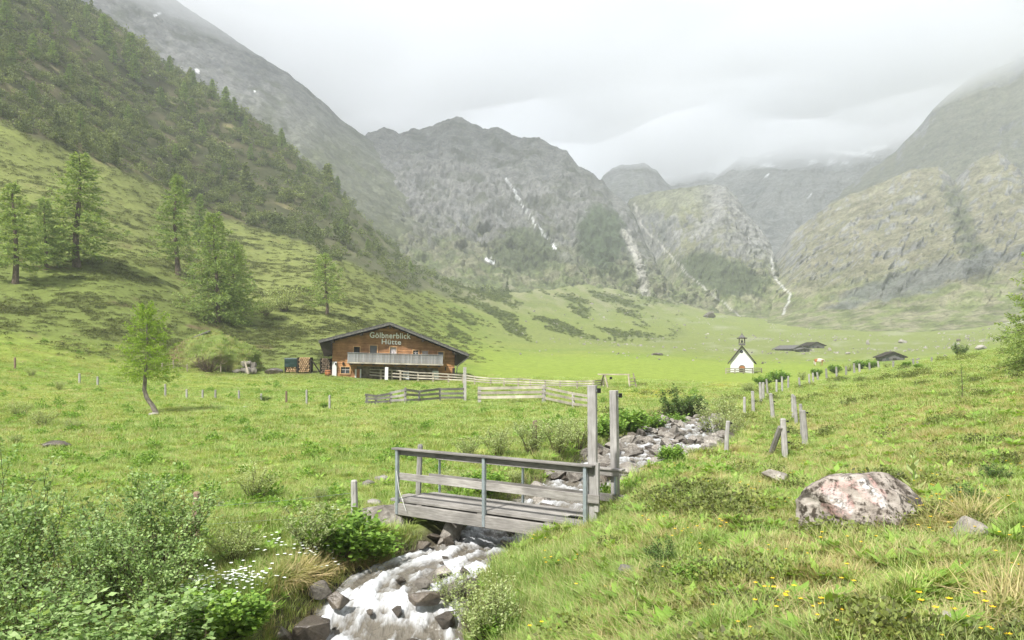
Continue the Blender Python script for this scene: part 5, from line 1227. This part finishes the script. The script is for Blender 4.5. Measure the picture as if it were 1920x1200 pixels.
# core walls behind the planks
MB().prism([(W0+.03, .12, -.8), (W1-.03, .12, -.8), (W1-.03, .12, roof_z(W1)-.05), (RX, .12, roof_z(RX)-.05), (W0+.03, .12, roof_z(W0)-.05)], (0, DEP, 0)).build('wall', M_plank, hut)
wins = {'a': (664.5, 650.5, 675.5, 663), 'b': (694, 648, 707, 664), 'c': (731, 651, 743, 665), 'd': (774, 657, 784, 667), 'e': (791, 658, 802, 668), 'f': (821, 660, 831, 672), 'g': (641, 688, 657, 700)}
rects = {k: (hp(v_[0], v_[3])[0], hp(v_[2], v_[3])[0], hp((v_[0]+v_[2])/2, v_[3])[1], hp((v_[0]+v_[2])/2, v_[1])[1]) for k, v_ in wins.items()}
bz_lo, bz_hi = hp(740, 686)[1], hp(740, 666)[1]
z = -.6; ch = .21; k = 0
while z < RZ:
    # a course of planks, cut at the gable slope and at window openings
    zc = z+ch
    x0, x1 = W0, W1
    if roof_z(W0) < zc: x0 = RX-(roof_z(RX)-zc)*(RX-LX)/(RZ-LZ)
    if roof_z(W1) < zc: x1 = RX+(roof_z(RX)-zc)*(EX-RX)/(RZ-EZ)
    if x1-x0 < .3: break
    cuts = sorted((r_[0], r_[1]) for r_ in rects.values() if r_[2] < zc-.02 and r_[3] > z+.02)
    if zc < bz_lo-.05: cuts.append((W0+2.25, W1-1.55))        # masonry behind the terrace
    cuts.sort(); segs = []; cur = x0
    for c0, c1 in cuts:
        if c0 > cur: segs.append((cur, min(c0, x1)))
        cur = max(cur, c1)
    if cur < x1: segs.append((cur, x1))
    for s0, s1 in segs:
        if s1-s0 > .05: MB().box(((s0+s1)/2, .06+.012*((k*7) % 3-1), z+ch/2), (s1-s0, .12, ch-.022)).build('plank', M_plank, hut)
    z += ch; k += 1
MB().box(((W0+2.25+W1-1.55)/2, .1, (bz_lo-.05-.8)/2), (W1-1.55-W0-2.25, .1, bz_lo+.75)).build('masonry_wall', M_stonewall, hut)
def hut_window(key, pane_mat, muntin=True, label=None):
    x0, x1, z0, z1 = rects[key]; xc, zc_ = (x0+x1)/2, (z0+z1)/2; w_, h_ = x1-x0, z1-z0
    wn = MB().box((xc, .10, zc_), (w_, .02, h_)).build('window', pane_mat, hut)
    if label: wn['label'] = label
    fr = MB(); fw = .09
    for a in (x0-fw/2, x1+fw/2): fr.box((a, -.015, zc_), (fw, .13, h_+2*fw))
    for a in (z0-fw/2, z1+fw/2): fr.box((xc, -.012, a), (w_, .13, fw))
    fr.build('frame', M_frame, wn)
    if muntin:
        mb = MB(); mb.box((xc, .07, zc_), (.05, .03, h_)); mb.box((xc, .068, zc_+h_*.08), (w_, .03, .045)); mb.build('muntin', M_curtain, wn)
hut_window('a', M_black, False, 'open dark window'); hut_window('b', M_shutter, False, 'window with closed grey shutter'); hut_window('c', M_curtain, True, 'window with white curtains')
hut_window('d', M_glass); hut_window('e', M_curtain); hut_window('f', M_glass, False); hut_window('g', M_glass)
# roof with barge boards, shingles, purlins and boarded eaves
for nm, (ax, az), (bx_, bz_) in (('roof', (RX, RZ), (LX, LZ)), ('roof', (RX, RZ), (EX, EZ))):
    sl = MB().prism([(ax, -OVR, az-.06), (bx_, -OVR, bz_-.06), (bx_, -OVR, bz_-.22), (ax, -OVR, az-.26)], (0, DEP+OVR+.6, 0)).build('roof', M_darkwood, hut)
    dx, dz = bx_-ax, bz_-az; Lr = math.hypot(dx, dz); nS = 26; ux, uz = dx/Lr, dz/Lr; nx_, nz2 = (-uz, ux) if dx > 0 else (uz, -ux)
    for k in range(nS):                                  # shingle courses step down the slope
        a = k/nS*Lr-.03; b = a+Lr/nS*1.25
        pts_ = [(ax+ux*a+nx_*.0, -OVR-.06, az+uz*a-.055), (ax+ux*b+nx_*.04, -OVR-.06, az+uz*b-.055+nz2*.05), (ax+ux*b+nx_*.08, -OVR-.06, az+uz*b-.055+nz2*.09), (ax+ux*a+nx_*.05, -OVR-.06, az+uz*a-.055+nz2*.05)]
        MB().prism(pts_, (0, DEP+OVR+.7, 0)).build('shingle_course', M_shingle, sl)
    MB().prism([(ax, -OVR-.05, az-.07), (bx_, -OVR-.05, bz_-.07), (bx_, -OVR-.05, bz_-.25), (ax, -OVR-.05, az-.27)], (0, .045, 0)).build('barge_board', M_shingle, sl)
for xx in (W0+.1, (W0+RX)/2, RX, (W1+RX)/2, W1-.1): MB().box((xx, -OVR/2+.2, roof_z(xx)-.13), (.2, OVR+.3, .24)).build('purlin', M_darkwood, hut)
a0 = hp(612, 668); MB().prism([(LX+.06, -OVR+.1, LZ-.24), (a0[0], -OVR+.35, a0[1]), (W0-.02, -OVR+.6, a0[1]+.22), (W0-.02, -OVR+.3, roof_z(W0)-.1)], (0, DEP+OVR-.5, 0)).build('eave_boarding', M_darkwood, hut)
b0 = hp(856, 686); MB().prism([(EX-.06, -OVR+.1, EZ-.26), (b0[0], -OVR+.9, b0[1]), (W1+.02, -OVR+.9, b0[1]+.02), (W1+.02, -OVR+.3, roof_z(W1)-.1)], (0, DEP+OVR-1.2, 0)).build('eave_boarding', M_darkwood, hut)
MB().tube([(EX-.05, -OVR, EZ-.3), (b0[0]+.05, -OVR+.9, b0[1]-.05), (b0[0]-.02, .0, b0[1]-1.2)], .05, 6).build('rain_pipe', M_shingle, hut)
# balcony
B0x, B0z = hp(655, 661); B1x, B1z = hp(829, 667); zt_ = (B0z+B1z)/2; zb_ = zt_-.80
bal = MB().box(((B0x+B1x)/2, -.62, zb_-.08), (B1x-B0x, 1.24, .12)).build('balcony', M_darkwood, hut)
nb = 64
bd = MB().box((0, 0, 0), ((B1x-B0x)/nb*.93, .03, .80)).mesh('balcony_board'); bd.materials.append(M_shingle); M_bal = wood('balcony_wood', (.34, .345, .35), (.15, .15, .155), (14, 14, 1.2)); bd.materials.clear(); bd.materials.append(M_bal)
for k in range(nb):
    o_ = bpy.data.objects.new('board', bd); link(o_, bal); o_.location = (B0x+(k+.5)*(B1x-B0x)/nb, -1.26+.006*(k % 2), zb_+.38)
MB().box(((B0x+B1x)/2, -1.26, zt_+.02), (B1x-B0x+.1, .12, .06)).build('handrail', M_bal, bal); MB().box(((B0x+B1x)/2, -1.255, zb_-.09), (B1x-B0x+.08, .06, .13)).build('fascia', M_pale, bal)
for x in (B0x+.03, B1x-.03): MB().box((x, -.62, zb_+.38), (.04, 1.22, .78)).build('side_panel', M_bal, bal)
for k in range(9): MB().box((B0x+.3+k*(B1x-B0x-.6)/8, -.55, zb_-.24), (.16, 1.35, .16)).build('joist', M_darkwood, bal)
# white corner pillar, porch post, door, wall lamps, notices
for (xa, xb, pt, pb_, nm, mt, yy) in ((626, 633, 678, 709, 'corner_pillar', M_plaster, -.06), (722.5, 728, 688, 712, 'porch_post', M_plaster, -1.1), (667, 669.5, 692, 709, 'door_frame', M_plaster, -.02), (669.5, 676, 692, 709, 'door', M_door, .0), (676, 678, 692, 709, 'door_frame', M_plaster, -.02), (644, 647, 679, 684, 'wall_lamp', M_rubber, -.1), (631, 633, 680, 684, 'wall_lamp', M_rubber, -.2), (834, 836, 688, 695, 'wall_lamp', M_rubber, -.1), (848, 852, 690, 712, 'rain_barrel', M_darkwood, -.3)):
    x0, z1_ = hp(xa, pt); x1, z0_ = hp(xb, pb_); MB().box(((x0+x1)/2, yy, (z0_+z1_)/2), (abs(x1-x0), .16, abs(z1_-z0_))).build(nm, mt, hut, bevel=.01)
# white lettering
def lettering(txt, pxa, pxb, pyc, hpx):
    cu_ = bpy.data.curves.new('lettering', 'FONT'); cu_.body = txt; cu_.size = 1; cu_.extrude = .02; cu_.offset = .018; cu_.space_character = 1.08; cu_.align_x = 'CENTER'
    tmp = bpy.data.objects.new('tmp', cu_); COL.objects.link(tmp); dg = bpy.context.evaluated_depsgraph_get(); me = bpy.data.meshes.new_from_object(tmp.evaluated_get(dg)); bpy.data.objects.remove(tmp)
    v = np.array([x.co for x in me.vertices]); wv = v[:, 0].max()-v[:, 0].min(); capm = v[:, 1].max()
    xa, _ = hp(pxa, pyc); xb, zc_ = hp(pxb, pyc); zc_ = hp((pxa+pxb)/2, pyc)[1]; sx_ = (xb-xa)/wv; sz_ = hpx*PXM/capm
    # slab serifs give the letters their blackletter weight
    out = np.stack([(v[:, 0]-(v[:, 0].max()+v[:, 0].min())/2)*sx_+(xa+xb)/2, -.10-v[:, 2]*1.0, (v[:, 1]-capm/2)*sz_+zc_], 1)
    me.vertices.foreach_set('co', out.astype(np.float32).ravel()); me.update(); obj('lettering', me, M_letter, hut)
lettering('Gölbnerblick', 694, 770, 629, 10.4); lettering('Hütte', 716, 752, 641, 9)
for px, lab in ((762, 'pale notice board with a dark figure on the terrace fence'), (817, 'plain grey notice panel at the right end of the terrace fence')):
    p = hit(px, 713); e = empty('notice_board', (p.x, p.y-.25, p.z), lab, 'sign'); MB().box((0, 0, .5), (.58, .03, .78)).build('panel', M_board, e)
    for s in (-.24, .24): MB().box((s, .03, .35), (.05, .04, .9)).build('post', M_palez, e)
    if px == 762:
        MB().prism([(-.09, -.019, .22), (.09, -.019, .22), (.04, -.019, .42), (-.04, -.019, .42)], (0, .004, 0)).build('figure', M_rubber, e); MB().box((0, -.017, .62), (.05, .004, .22)).build('figure', M_rubber, e)
# woodpiles
def woodpile(px, py, wpx, hpx, label, mat, tarp=False, Y=None):
    p = hit(px, py); s = p.y/F; w_, h_ = wpx*s, hpx*s; e = empty('woodpile', p, label, 'woodpile', 'woodpiles beside the hut'); b = MB(); rr_ = .1
    rows_ = int(h_/(rr_*1.75)); cols = int(w_/(rr_*2)); h0 = 0
    for j in range(rows_):
        if tarp and j*rr_*1.75 > h_*.42: break
        for i in range(cols):
            x = -w_/2+rr_+i*rr_*2+(rr_ if j % 2 else 0)*.8; rad = rr_*random.uniform(.7, 1.02); yo = random.uniform(-.06, .06)
            b.tube([(x, -.3+yo, .06+rr_+j*rr_*1.75), (x, .45, .06+rr_+j*rr_*1.75)], rad, 6)
    tag(b.build('logs', mat, e), kind='stuff')
    MB().box((0, .5, h_/2-.1), (w_+.06, .12, h_+.2)).build('back_wall', M_darkwood, e)
    for sgn in (-1, 1): MB().box((sgn*(w_/2+.05), .05, h_/2), (.08, .75, h_+.1)).build('side_post', M_darkwood, e)
    if tarp:
        g_ = 9; xs, zs = np.meshgrid(np.linspace(-w_/2-.08, w_/2+.08, g_), np.linspace(h_*.42, h_+.08, g_), indexing='ij'); ys = -.38+.05*fbm(np.stack([xs.ravel()*3, zs.ravel()*3], 1), 3)
        top_ = npmesh('tarp', np.concatenate([np.stack([xs.ravel(), ys, zs.ravel()], 1), np.stack([xs[:, -1], np.full(g_, .6), zs[:, -1]+.02], 1)]), [gridfaces(g_, g_), np.array([(i*g_+g_-1, (i+1)*g_+g_-1, g_*g_+i+1, g_*g_+i) for i in range(g_-1)])]); obj('tarp', top_, M_tarp, e)
woodpile(547, 699, 20, 26, 'woodpile half covered by a dark green tarp left of the hut', M_log, True)
woodpile(572, 699, 22, 28, 'uncovered woodpile of pale split logs left of the hut', M_log)
woodpile(612, 701, 18, 28, 'dark weathered woodpile against the left corner of the hut', M_logd)
p = hit(588, 700); tag(MB().beam((p.x-.2, p.y, p.z+1.3), (p.x+.75, p.y-.1, p.z-.05), .1, .1).build('leaning_pole', M_darkwood), 'dark pole leaning against the pale woodpile', 'pole')
p = hit(615, 706); e = empty('water_butt', p, 'brown barrel standing under the dark woodpile by the hut', 'barrel'); MB().tube([(0, 0, 0), (0, 0, .3), (0, 0, .6)], [.24, .29, .25], 12).build('staves', M_door, e, True)
for z_ in (.12, .48): MB().tube([(0, 0, z_), (0, 0, z_+.04)], .285 if z_ > .3 else .272, 12).build('hoop', M_rubber, e)
# stone pile with a plank, earth cellar mound
p = hit(458, 701); sp0 = empty('stone_pile', p, 'pile of pale boulders with a slanting plank left of the woodpiles', 'stone pile')
for dx, dz, w_, h_ in ((-.55, .25, .5, .32), (.05, .35, .55, .3), (.5, .3, .5, .35), (.0, .95, .55, .32), (.45, 1.05, .45, .3), (1.0, .3, .5, .45), (.9, .8, .5, .4)):
    o_ = obj('boulder', crag_rock('b', int(dx*90+dz*70+200), w_*1.1, w_*.85, h_*1.15, 14), M_rock1, sp0); o_.location = (dx-.2, .3*dz, dz)
MB().beam((.25, -.55, 1.2), (.62, -.75, .0), .16, .05, (0, 1, 0)).build('plank', M_palez, sp0)
o_ = obj('dark_rock', lump('dr', 77, 1.0, .8, .42, 3, .3, 1.5, .8), M_rockwet, loc=tuple(hit(512, 701)+Vector((0, .4, .15)))); tag(o_, 'low dark rock between the stone pile and the tarp woodpile', 'rock')
p = hit(392, 690); Ym = p.y+2.2; s = Ym/F; mx_ = (402-CX)*s
mm = lump('mound', 41, 78*s, 3.6, 56*s, 5, .42, 1.5, .5, facets=0); vv_ = np.array([x.co for x in mm.vertices]); a_ = fbm(vv_*.9, 4)*.5+.5
vcol(mm, lerp3(lerp3((.13, .17, .045), (.20, .21, .07), sstep(.4, .7, a_)), (.12, .085, .05), sstep(.35, .05, vv_[:, 0]/64/s+.75)*.8))
mo = tag(obj('earth_mound', mm, M_ground, loc=(mx_, Ym, p.z+.2)), 'grassy earth mound of an old cellar left of the hut', 'mound')
def mound_top(x):
    k_ = np.argsort(np.abs(vv_[:, 0]-x)+np.abs(vv_[:, 1]+.4)*1.)[:6]; return float(vv_[k_, 2].max())
xa, xb = -34*s, -6*s; za_, zb2 = mound_top(xa)-.45, mound_top(xb)-.35
MB().prism([(xa, -.9, za_+.15), (xb, -.9, zb2+.35), (xb, -.9, zb2-.3), (xa, -.9, za_-.6)], (0, .5, 0)).build('roof_board', M_darkwood, mo)
MB().beam((xa-.15, -.7, za_+.18), (xb+.15, -.7, zb2+.4), .5, .12).build('roof_edge', M_grey, mo)
mcl = [tuft_mesh('m%d' % k, 140+k, 30, .3, (.10, .28), .03, .7, .6) for k in range(2)]
nrm_ = np.array([x.normal for x in mm.vertices]); kk_ = np.nonzero((nrm_[:, 2] > .1) & (vv_[:, 1] < 1.0))[0]; kk_ = np.random.default_rng(1).choice(kk_, 420)
scatter('mound_grass', vv_[kk_]+np.array((mx_, Ym, p.z+.2)), np.stack([0*kk_, 0*kk_, kk_*1.3], 1), np.full((len(kk_), 3), 1.), kk_ % 2, proto_collection('mound_tufts', mcl, M_grass), 'dry grass growing on the cellar mound', 'grass')

# ------------------------------------------------------------------ chapel
p = hit(1393, 699); s = p.y/F; ch_ = empty('chapel', (p.x, p.y+.5, p.z-.1), 'tiny white chapel with a dark pitched roof and wooden belfry', 'chapel', rz=R(-15))
w2, ez, az = 21.0*s, 24*s, 52*s; dp = 5.2
arch = [(5.2*s*math.cos(a), 0, 10.5*s+4.6*s*math.sin(a)) for a in np.linspace(0, math.pi, 11)]
MB().prism([(-w2, 0, -.4), (w2, 0, -.4), (w2, 0, ez), (0, 0, az), (-w2, 0, ez)], (0, dp, 0)).build('wall', M_plaster, ch_)
dr = MB().prism([(5.2*s, -.03, .1)]+[(a, -.03, b) for a, _, b in arch]+[(-5.2*s, -.03, .1)], (0, .025, 0)).build('door', M_door, ch_)
fr = MB()
for k in range(10): fr.beam((arch[k][0]*1.08, -.04, 10.5*s+(arch[k][2]-10.5*s)*1.08), (arch[k+1][0]*1.08, -.04, 10.5*s+(arch[k+1][2]-10.5*s)*1.08), .08, .09, (0, 1, 0))
fr.build('arch', M_shutter, dr); MB().box((0, -.036, 5*s), (10*s, .02, 6*s)).build('lower_panel', M_darkwood, dr); MB().box((0, -.05, 5.5*s), (.06, .03, 10*s)).build('seam', M_darkwood, dr)
MB().tube([(-1*s, -.04, 41*s), (-1*s, .01, 41*s)], 3.1*s, 16).build('round_window', M_glass, ch_)
for sg in (-1, 1):
    ex_, ezz = sg*26*s, ez-6*s; rf = MB().prism([(0, -.35, az+.10), (ex_, -.35, ezz+.10), (ex_, -.35, ezz-.06), (0, -.35, az-.10)], (0, dp+.7, 0)).build('roof', M_shingle, ch_)
    MB().prism([(0, -.37, az+.07), (ex_, -.37, ezz+.07), (ex_, -.37, ezz-.12), (0, -.37, az-.16)], (0, .03, 0)).build('verge', M_darkwood, rf)
bf = MB().box((0, .75, az+3*s), (12*s, 12*s, 4*s)).build('belfry', M_shingle, ch_)
for a in (-5, 5):
    for b in (-5, 5): MB().box((a*s, .75+b*s, az+8*s), (1.6*s, 1.6*s, 12*s)).build('belfry_post', M_darkwood, bf)
MB().tube([(0, .75, az+11*s), (0, .75, az+8.5*s), (0, .75, az+6*s)], [.5*s, 2.2*s, 3.2*s], 10).build('bell', M_shutter, bf)
for k in (-1, 1): MB().beam((k*4*s, .75-6*s, az+4*s), (k*.5*s, .75-6*s, az+13*s), .06, .06).build('brace', M_pale, bf)
MB().box((0, .75, az+14.5*s), (19*s, 19*s, 1.6*s)).build('belfry_roof', M_darkwood, bf); MB().tube([(0, .75, az+15.2*s), (0, .75, az+18*s), (0, .75, az+21*s), (0, .75, az+25*s)], [9.5*s, 6.5*s, 2.4*s, .4*s], 4).build('spire', M_shingle, bf)
MB().tube([(0, .75, az+25*s), (0, .75, az+30*s)], .5*s, 5).build('finial', M_pale, bf)
rail_fence('chapel_fence', 'pale wooden fence in front of the white chapel', [(1361, 701, 691), (1378, 701, 691), (1394, 701, 691), (1411, 700, 690), (1428, 699, 690)], (.3, .62, .97), M_pale, M_palez, .14, .13)

# ------------------------------------------------------------------ far huts, barn, cow, boulders
def barn(name, px, py, wpx, wallpx, apexpx, depth, label, wall_m, roof_m, rz=0., cat='hut', Y=None):
    p = hit(px, py); s = p.y/F; e = empty(name, (p.x, p.y, p.z-.1), label, cat, rz=rz); w_ = wpx*s/2
    MB().prism([(-w_*.86, 0, -.6), (w_*.86, 0, -.6), (w_*.86, 0, wallpx*s), (0, 0, apexpx*s-.1), (-w_*.86, 0, wallpx*s)], (0, depth, 0)).build('wall', wall_m, e)
    for k in range(int(wallpx*s/.35)): MB().box((0, -.03, .2+k*.35), (w_*1.7, .08, .28)).build('plank', wall_m, e)
    for sg in (-1, 1): MB().prism([(0, -.5, apexpx*s+.12), (sg*w_*1.06, -.5, wallpx*s*.86+.1), (sg*w_*1.06, -.5, wallpx*s*.86-.1), (0, -.5, apexpx*s-.12)], (0, depth+1, 0)).build('roof', roof_m, e)
    MB().box((w_*.1, -.08, wallpx*s*.35), (w_*.3, .06, wallpx*s*.6)).build('door', M_darkwood, e); MB().box((-w_*.45, -.08, wallpx*s*.5), (w_*.2, .06, w_*.2)).build('window', M_glass, e)
    return e
barn('barn', 1675, 676, 46, 8, 17, 6, 'small grey log barn above the end of the fence row', M_shingle, M_darkwood, R(-12), 'barn')
barn('alpine_hut', 1532, 653, 34, 6, 12, 7, 'right gable hut of the far grey farmstead', M_shingle, M_darkwood, R(8))
barn('alpine_hut', 1498, 658, 42, 5, 11, 7, 'low left building of the far grey farmstead with a pale shingle roof', M_shingle, M_shingle, R(35))
barn('alpine_hut', 1508, 660, 24, 6, 8, 3, 'small lean-to shed in front of the far farmstead', M_shingle, M_shingle, R(4), 'shed')
barn('alpine_hut', 1848, 589, 26, 4, 9, 6, 'tiny dark hut far up the valley at the right', M_darkwood, M_darkwood, R(10))
barn('alpine_hut', 1872, 592, 22, 3, 7, 6, 'second tiny far hut right of the dark one', M_shingle, M_shingle, R(-10))
# grazing cow
p = hit(1535, 686); Yc = p.y; 
def skin(name, J, E, mat, parent, sub=1):
    me = bpy.data.meshes.new(name); me.from_pydata([j[:3] for j in J], E, []); o_ = obj(name, me, mat, parent)
    md = o_.modifiers.new('skin', 'SKIN'); 
    for d_, j in zip(me.skin_vertices[0].data, J): d_.radius = (j[3], j[4] if len(j) > 4 else j[3])
    me.skin_vertices[0].data[0].use_root = True
    o_.modifiers.new('sub', 'SUBSURF').levels = sub; o_.modifiers['sub'].render_levels = sub; return o_
m, t, o = newmat('cow_hide'); n_ = noise_node(t, 1.1, 2, .5); bsdf(t, o, ramp(t, n_.outputs['Fac'], [(.47, (.62, .57, .5)), (.52, (.30, .12, .045))]).outputs[0], .8)
J = [(-.75, 0, 1.12, .30, .36), (-.2, 0, 1.08, .34, .42), (.4, 0, 1.12, .32, .40), (.75, 0, 1.2, .24, .28), (1.05, 0, 1.15, .15, .2), (1.3, 0, .95, .13, .15), (1.48, 0, .72, .08, .09), (-.98, 0, 1.28, .05), (-1.05, 0, .9, .025), (-1.05, 0, .5, .04)]
E = [(0, 1), (1, 2), (2, 3), (3, 4), (4, 5), (5, 6), (0, 7), (7, 8), (8, 9)]
for x, b in ((.62, 2), (-.78, 0)):
    for y in (-.2, .2):
        n0 = len(J); dxk = -.08 if b == 0 else .03
        J += [(x, y, .85, .13), (x+dxk, y, .48, .07), (x, y, .06, .06)]; E += [(b, n0), (n0, n0+1), (n0+1, n0+2)]
n0 = len(J); J += [(1.1, -.2, 1.2, .04), (1.1, .2, 1.2, .04)]; E += [(4, n0), (4, n0+1)]
cow = empty('cow', p, 'brown and white cow grazing behind the fence row', 'cow', rz=R(14)); skin('body', J, E, m, cow)
for k, (px, py, w_, h_, lab) in enumerate([(1797, 640, 9, 6, 'small black rock on the far meadow at the right'), (1590, 664, 12, 5, 'grey boulder on the far meadow left of the barn'), (1693, 643, 18, 7, 'pale boulder on the far meadow above the barn'), (1627, 646, 7, 9, 'upright grey stone on the far meadow'), (1232, 666, 26, 5, 'flat dark rock on the meadow left of the chapel'), (1840, 655, 26, 8, 'pale boulder on the skyline of the right slope'),
                                      (1330, 595, 30, 10, 'dark low boulder on the far valley floor'), (1430, 682, 6, 4, 'small dark stone behind the chapel')]):
    p = hit(px, py); w_ = w_/F*p.y/2; h_ = h_/F*p.y; o_ = obj('boulder', lump('fb', k+300, w_, w_*.8, h_*.7, 3, .3, 1.6, .5), M_rockwet if 'black' in lab or 'dark' in lab else M_rockpale, loc=(p.x, p.y, p.z+h_*.3)); tag(o_, lab, 'boulder', 'boulders on the far meadow')
# scattered pale stones on the far valley floor
stn = proto_collection('scree', [hull_rock('sc%d' % k, 400+k, 14) for k in range(4)], M_rockpale)
n = 5200; sx = rng.uniform(880, 2000, n); sy = np.exp(rng.uniform(math.log(150), math.log(640), n)); X = (sx-CX)/F*sy; Z = gz(X, sy)
cl = fbm(np.stack([X*.012, sy*.03], 1)+50, 4)*.5+.5; keep = rng.random(n) < sstep(.42, .68, cl)*sstep(880, 1200, sx)*sstep(150, 240, sy); m_ = keep.sum(); s_ = np.exp(rng.normal(-1.45, .45, m_))*np.interp(sy[keep], [150, 600], [.9, 2.0])
scatter('scree_stones', np.stack([X, sy, Z], 1)[keep], rng.uniform(0, 6.28, (m_, 3)), np.stack([s_*1.3, s_, s_*.6], 1), rng.integers(0, 4, m_), stn, 'countless pale stones strewn over the far valley floor', 'stones')
# dry grass hanging over the bank
pts = []
for cx0, cy0, sx_, sy_, cnt in [(560, 1085, 26, 6, 26), (690, 1062, 30, 6, 16), (1890, 1160, 22, 10, 9), (1800, 990, 30, 10, 10)]:
    for _ in range(cnt):
        q_ = hit(random.gauss(cx0, sx_), random.gauss(cy0, sy_))
        if q_ is not None: pts.append(q_)
pts = np.array(pts); m_ = len(pts)
scatter('dry_grass', pts, np.stack([rng.normal(.5, .3, m_), rng.normal(0, .3, m_), rng.uniform(-.6, .6, m_)], 1), np.full((m_, 3), 1.25), rng.integers(0, 3, m_), proto_collection('dry_tufts', [tuft_mesh('d%d' % k, 150+k, 40, .1, (.2, .42), .006, 1.3, 1.6) for k in range(3)], M_straw), 'straw-coloured dead grass hanging over the banks', 'grass')

# ------------------------------------------------------------------ air: valley haze and the low cloud bank round the peaks
def volume_mat(name, col, dens, aniso=0.):
    m, t, o = newmat(name); v = N(t, 'ShaderNodeVolumePrincipled')
    v.inputs['Color'].default_value = (*col, 1); v.inputs['Density'].default_value = dens; v.inputs['Anisotropy'].default_value = aniso
    t.links.new(v.outputs[0], o.inputs['Volume']); return m
hz = MB().box((200, 1150, 345), (5200, 2700, 710)).build('haze', volume_mat('haze', (.91, .955, 1.0), 3.4e-4))
tag(hz, kind='stuff')
nu, nv = 90, 70
cu, cv = np.meshgrid(np.linspace(-1900, 2300, nu), np.linspace(640, 2400, nv), indexing='ij')
cx_, cy_ = cu.ravel(), cv.ravel(); qq = np.stack([cx_, cy_], 1)
edge = np.minimum(sstep(-1900, -1500, cx_)*sstep(2300, 1900, cx_), sstep(640, 860, cy_)*sstep(2400, 2200, cy_))
zb = 400+75*fbm(qq/300., 2)-62*sstep(350, -350, cx_)-45*sstep(1150, 1600, cy_)
zt = zb+(150+50*fbm(qq/300.+9, 3))*edge+2
zb = zb-6*edge
V = np.concatenate([np.stack([cx_, cy_, zb], 1), np.stack([cx_, cy_, zt], 1)])
Fb = gridfaces(nu, nv); n0 = nu*nv
rim = [i*nv for i in range(nu)]+[(nu-1)*nv+j for j in range(1, nv)]+[i*nv+nv-1 for i in range(nu-2, -1, -1)]+[j for j in range(nv-2, 0, -1)]
rim = np.array(rim); r2_ = np.roll(rim, -1)
cm = npmesh('cloud', V, [Fb[:, ::-1], Fb+n0, np.stack([rim, r2_, r2_+n0, rim+n0], 1)])
tag(obj('cloud', cm, volume_mat('cloud', (.93, .945, .97), 9.5e-3)), 'low grey cloud hiding the mountain tops at the valley head', 'cloud', kind='stuff')
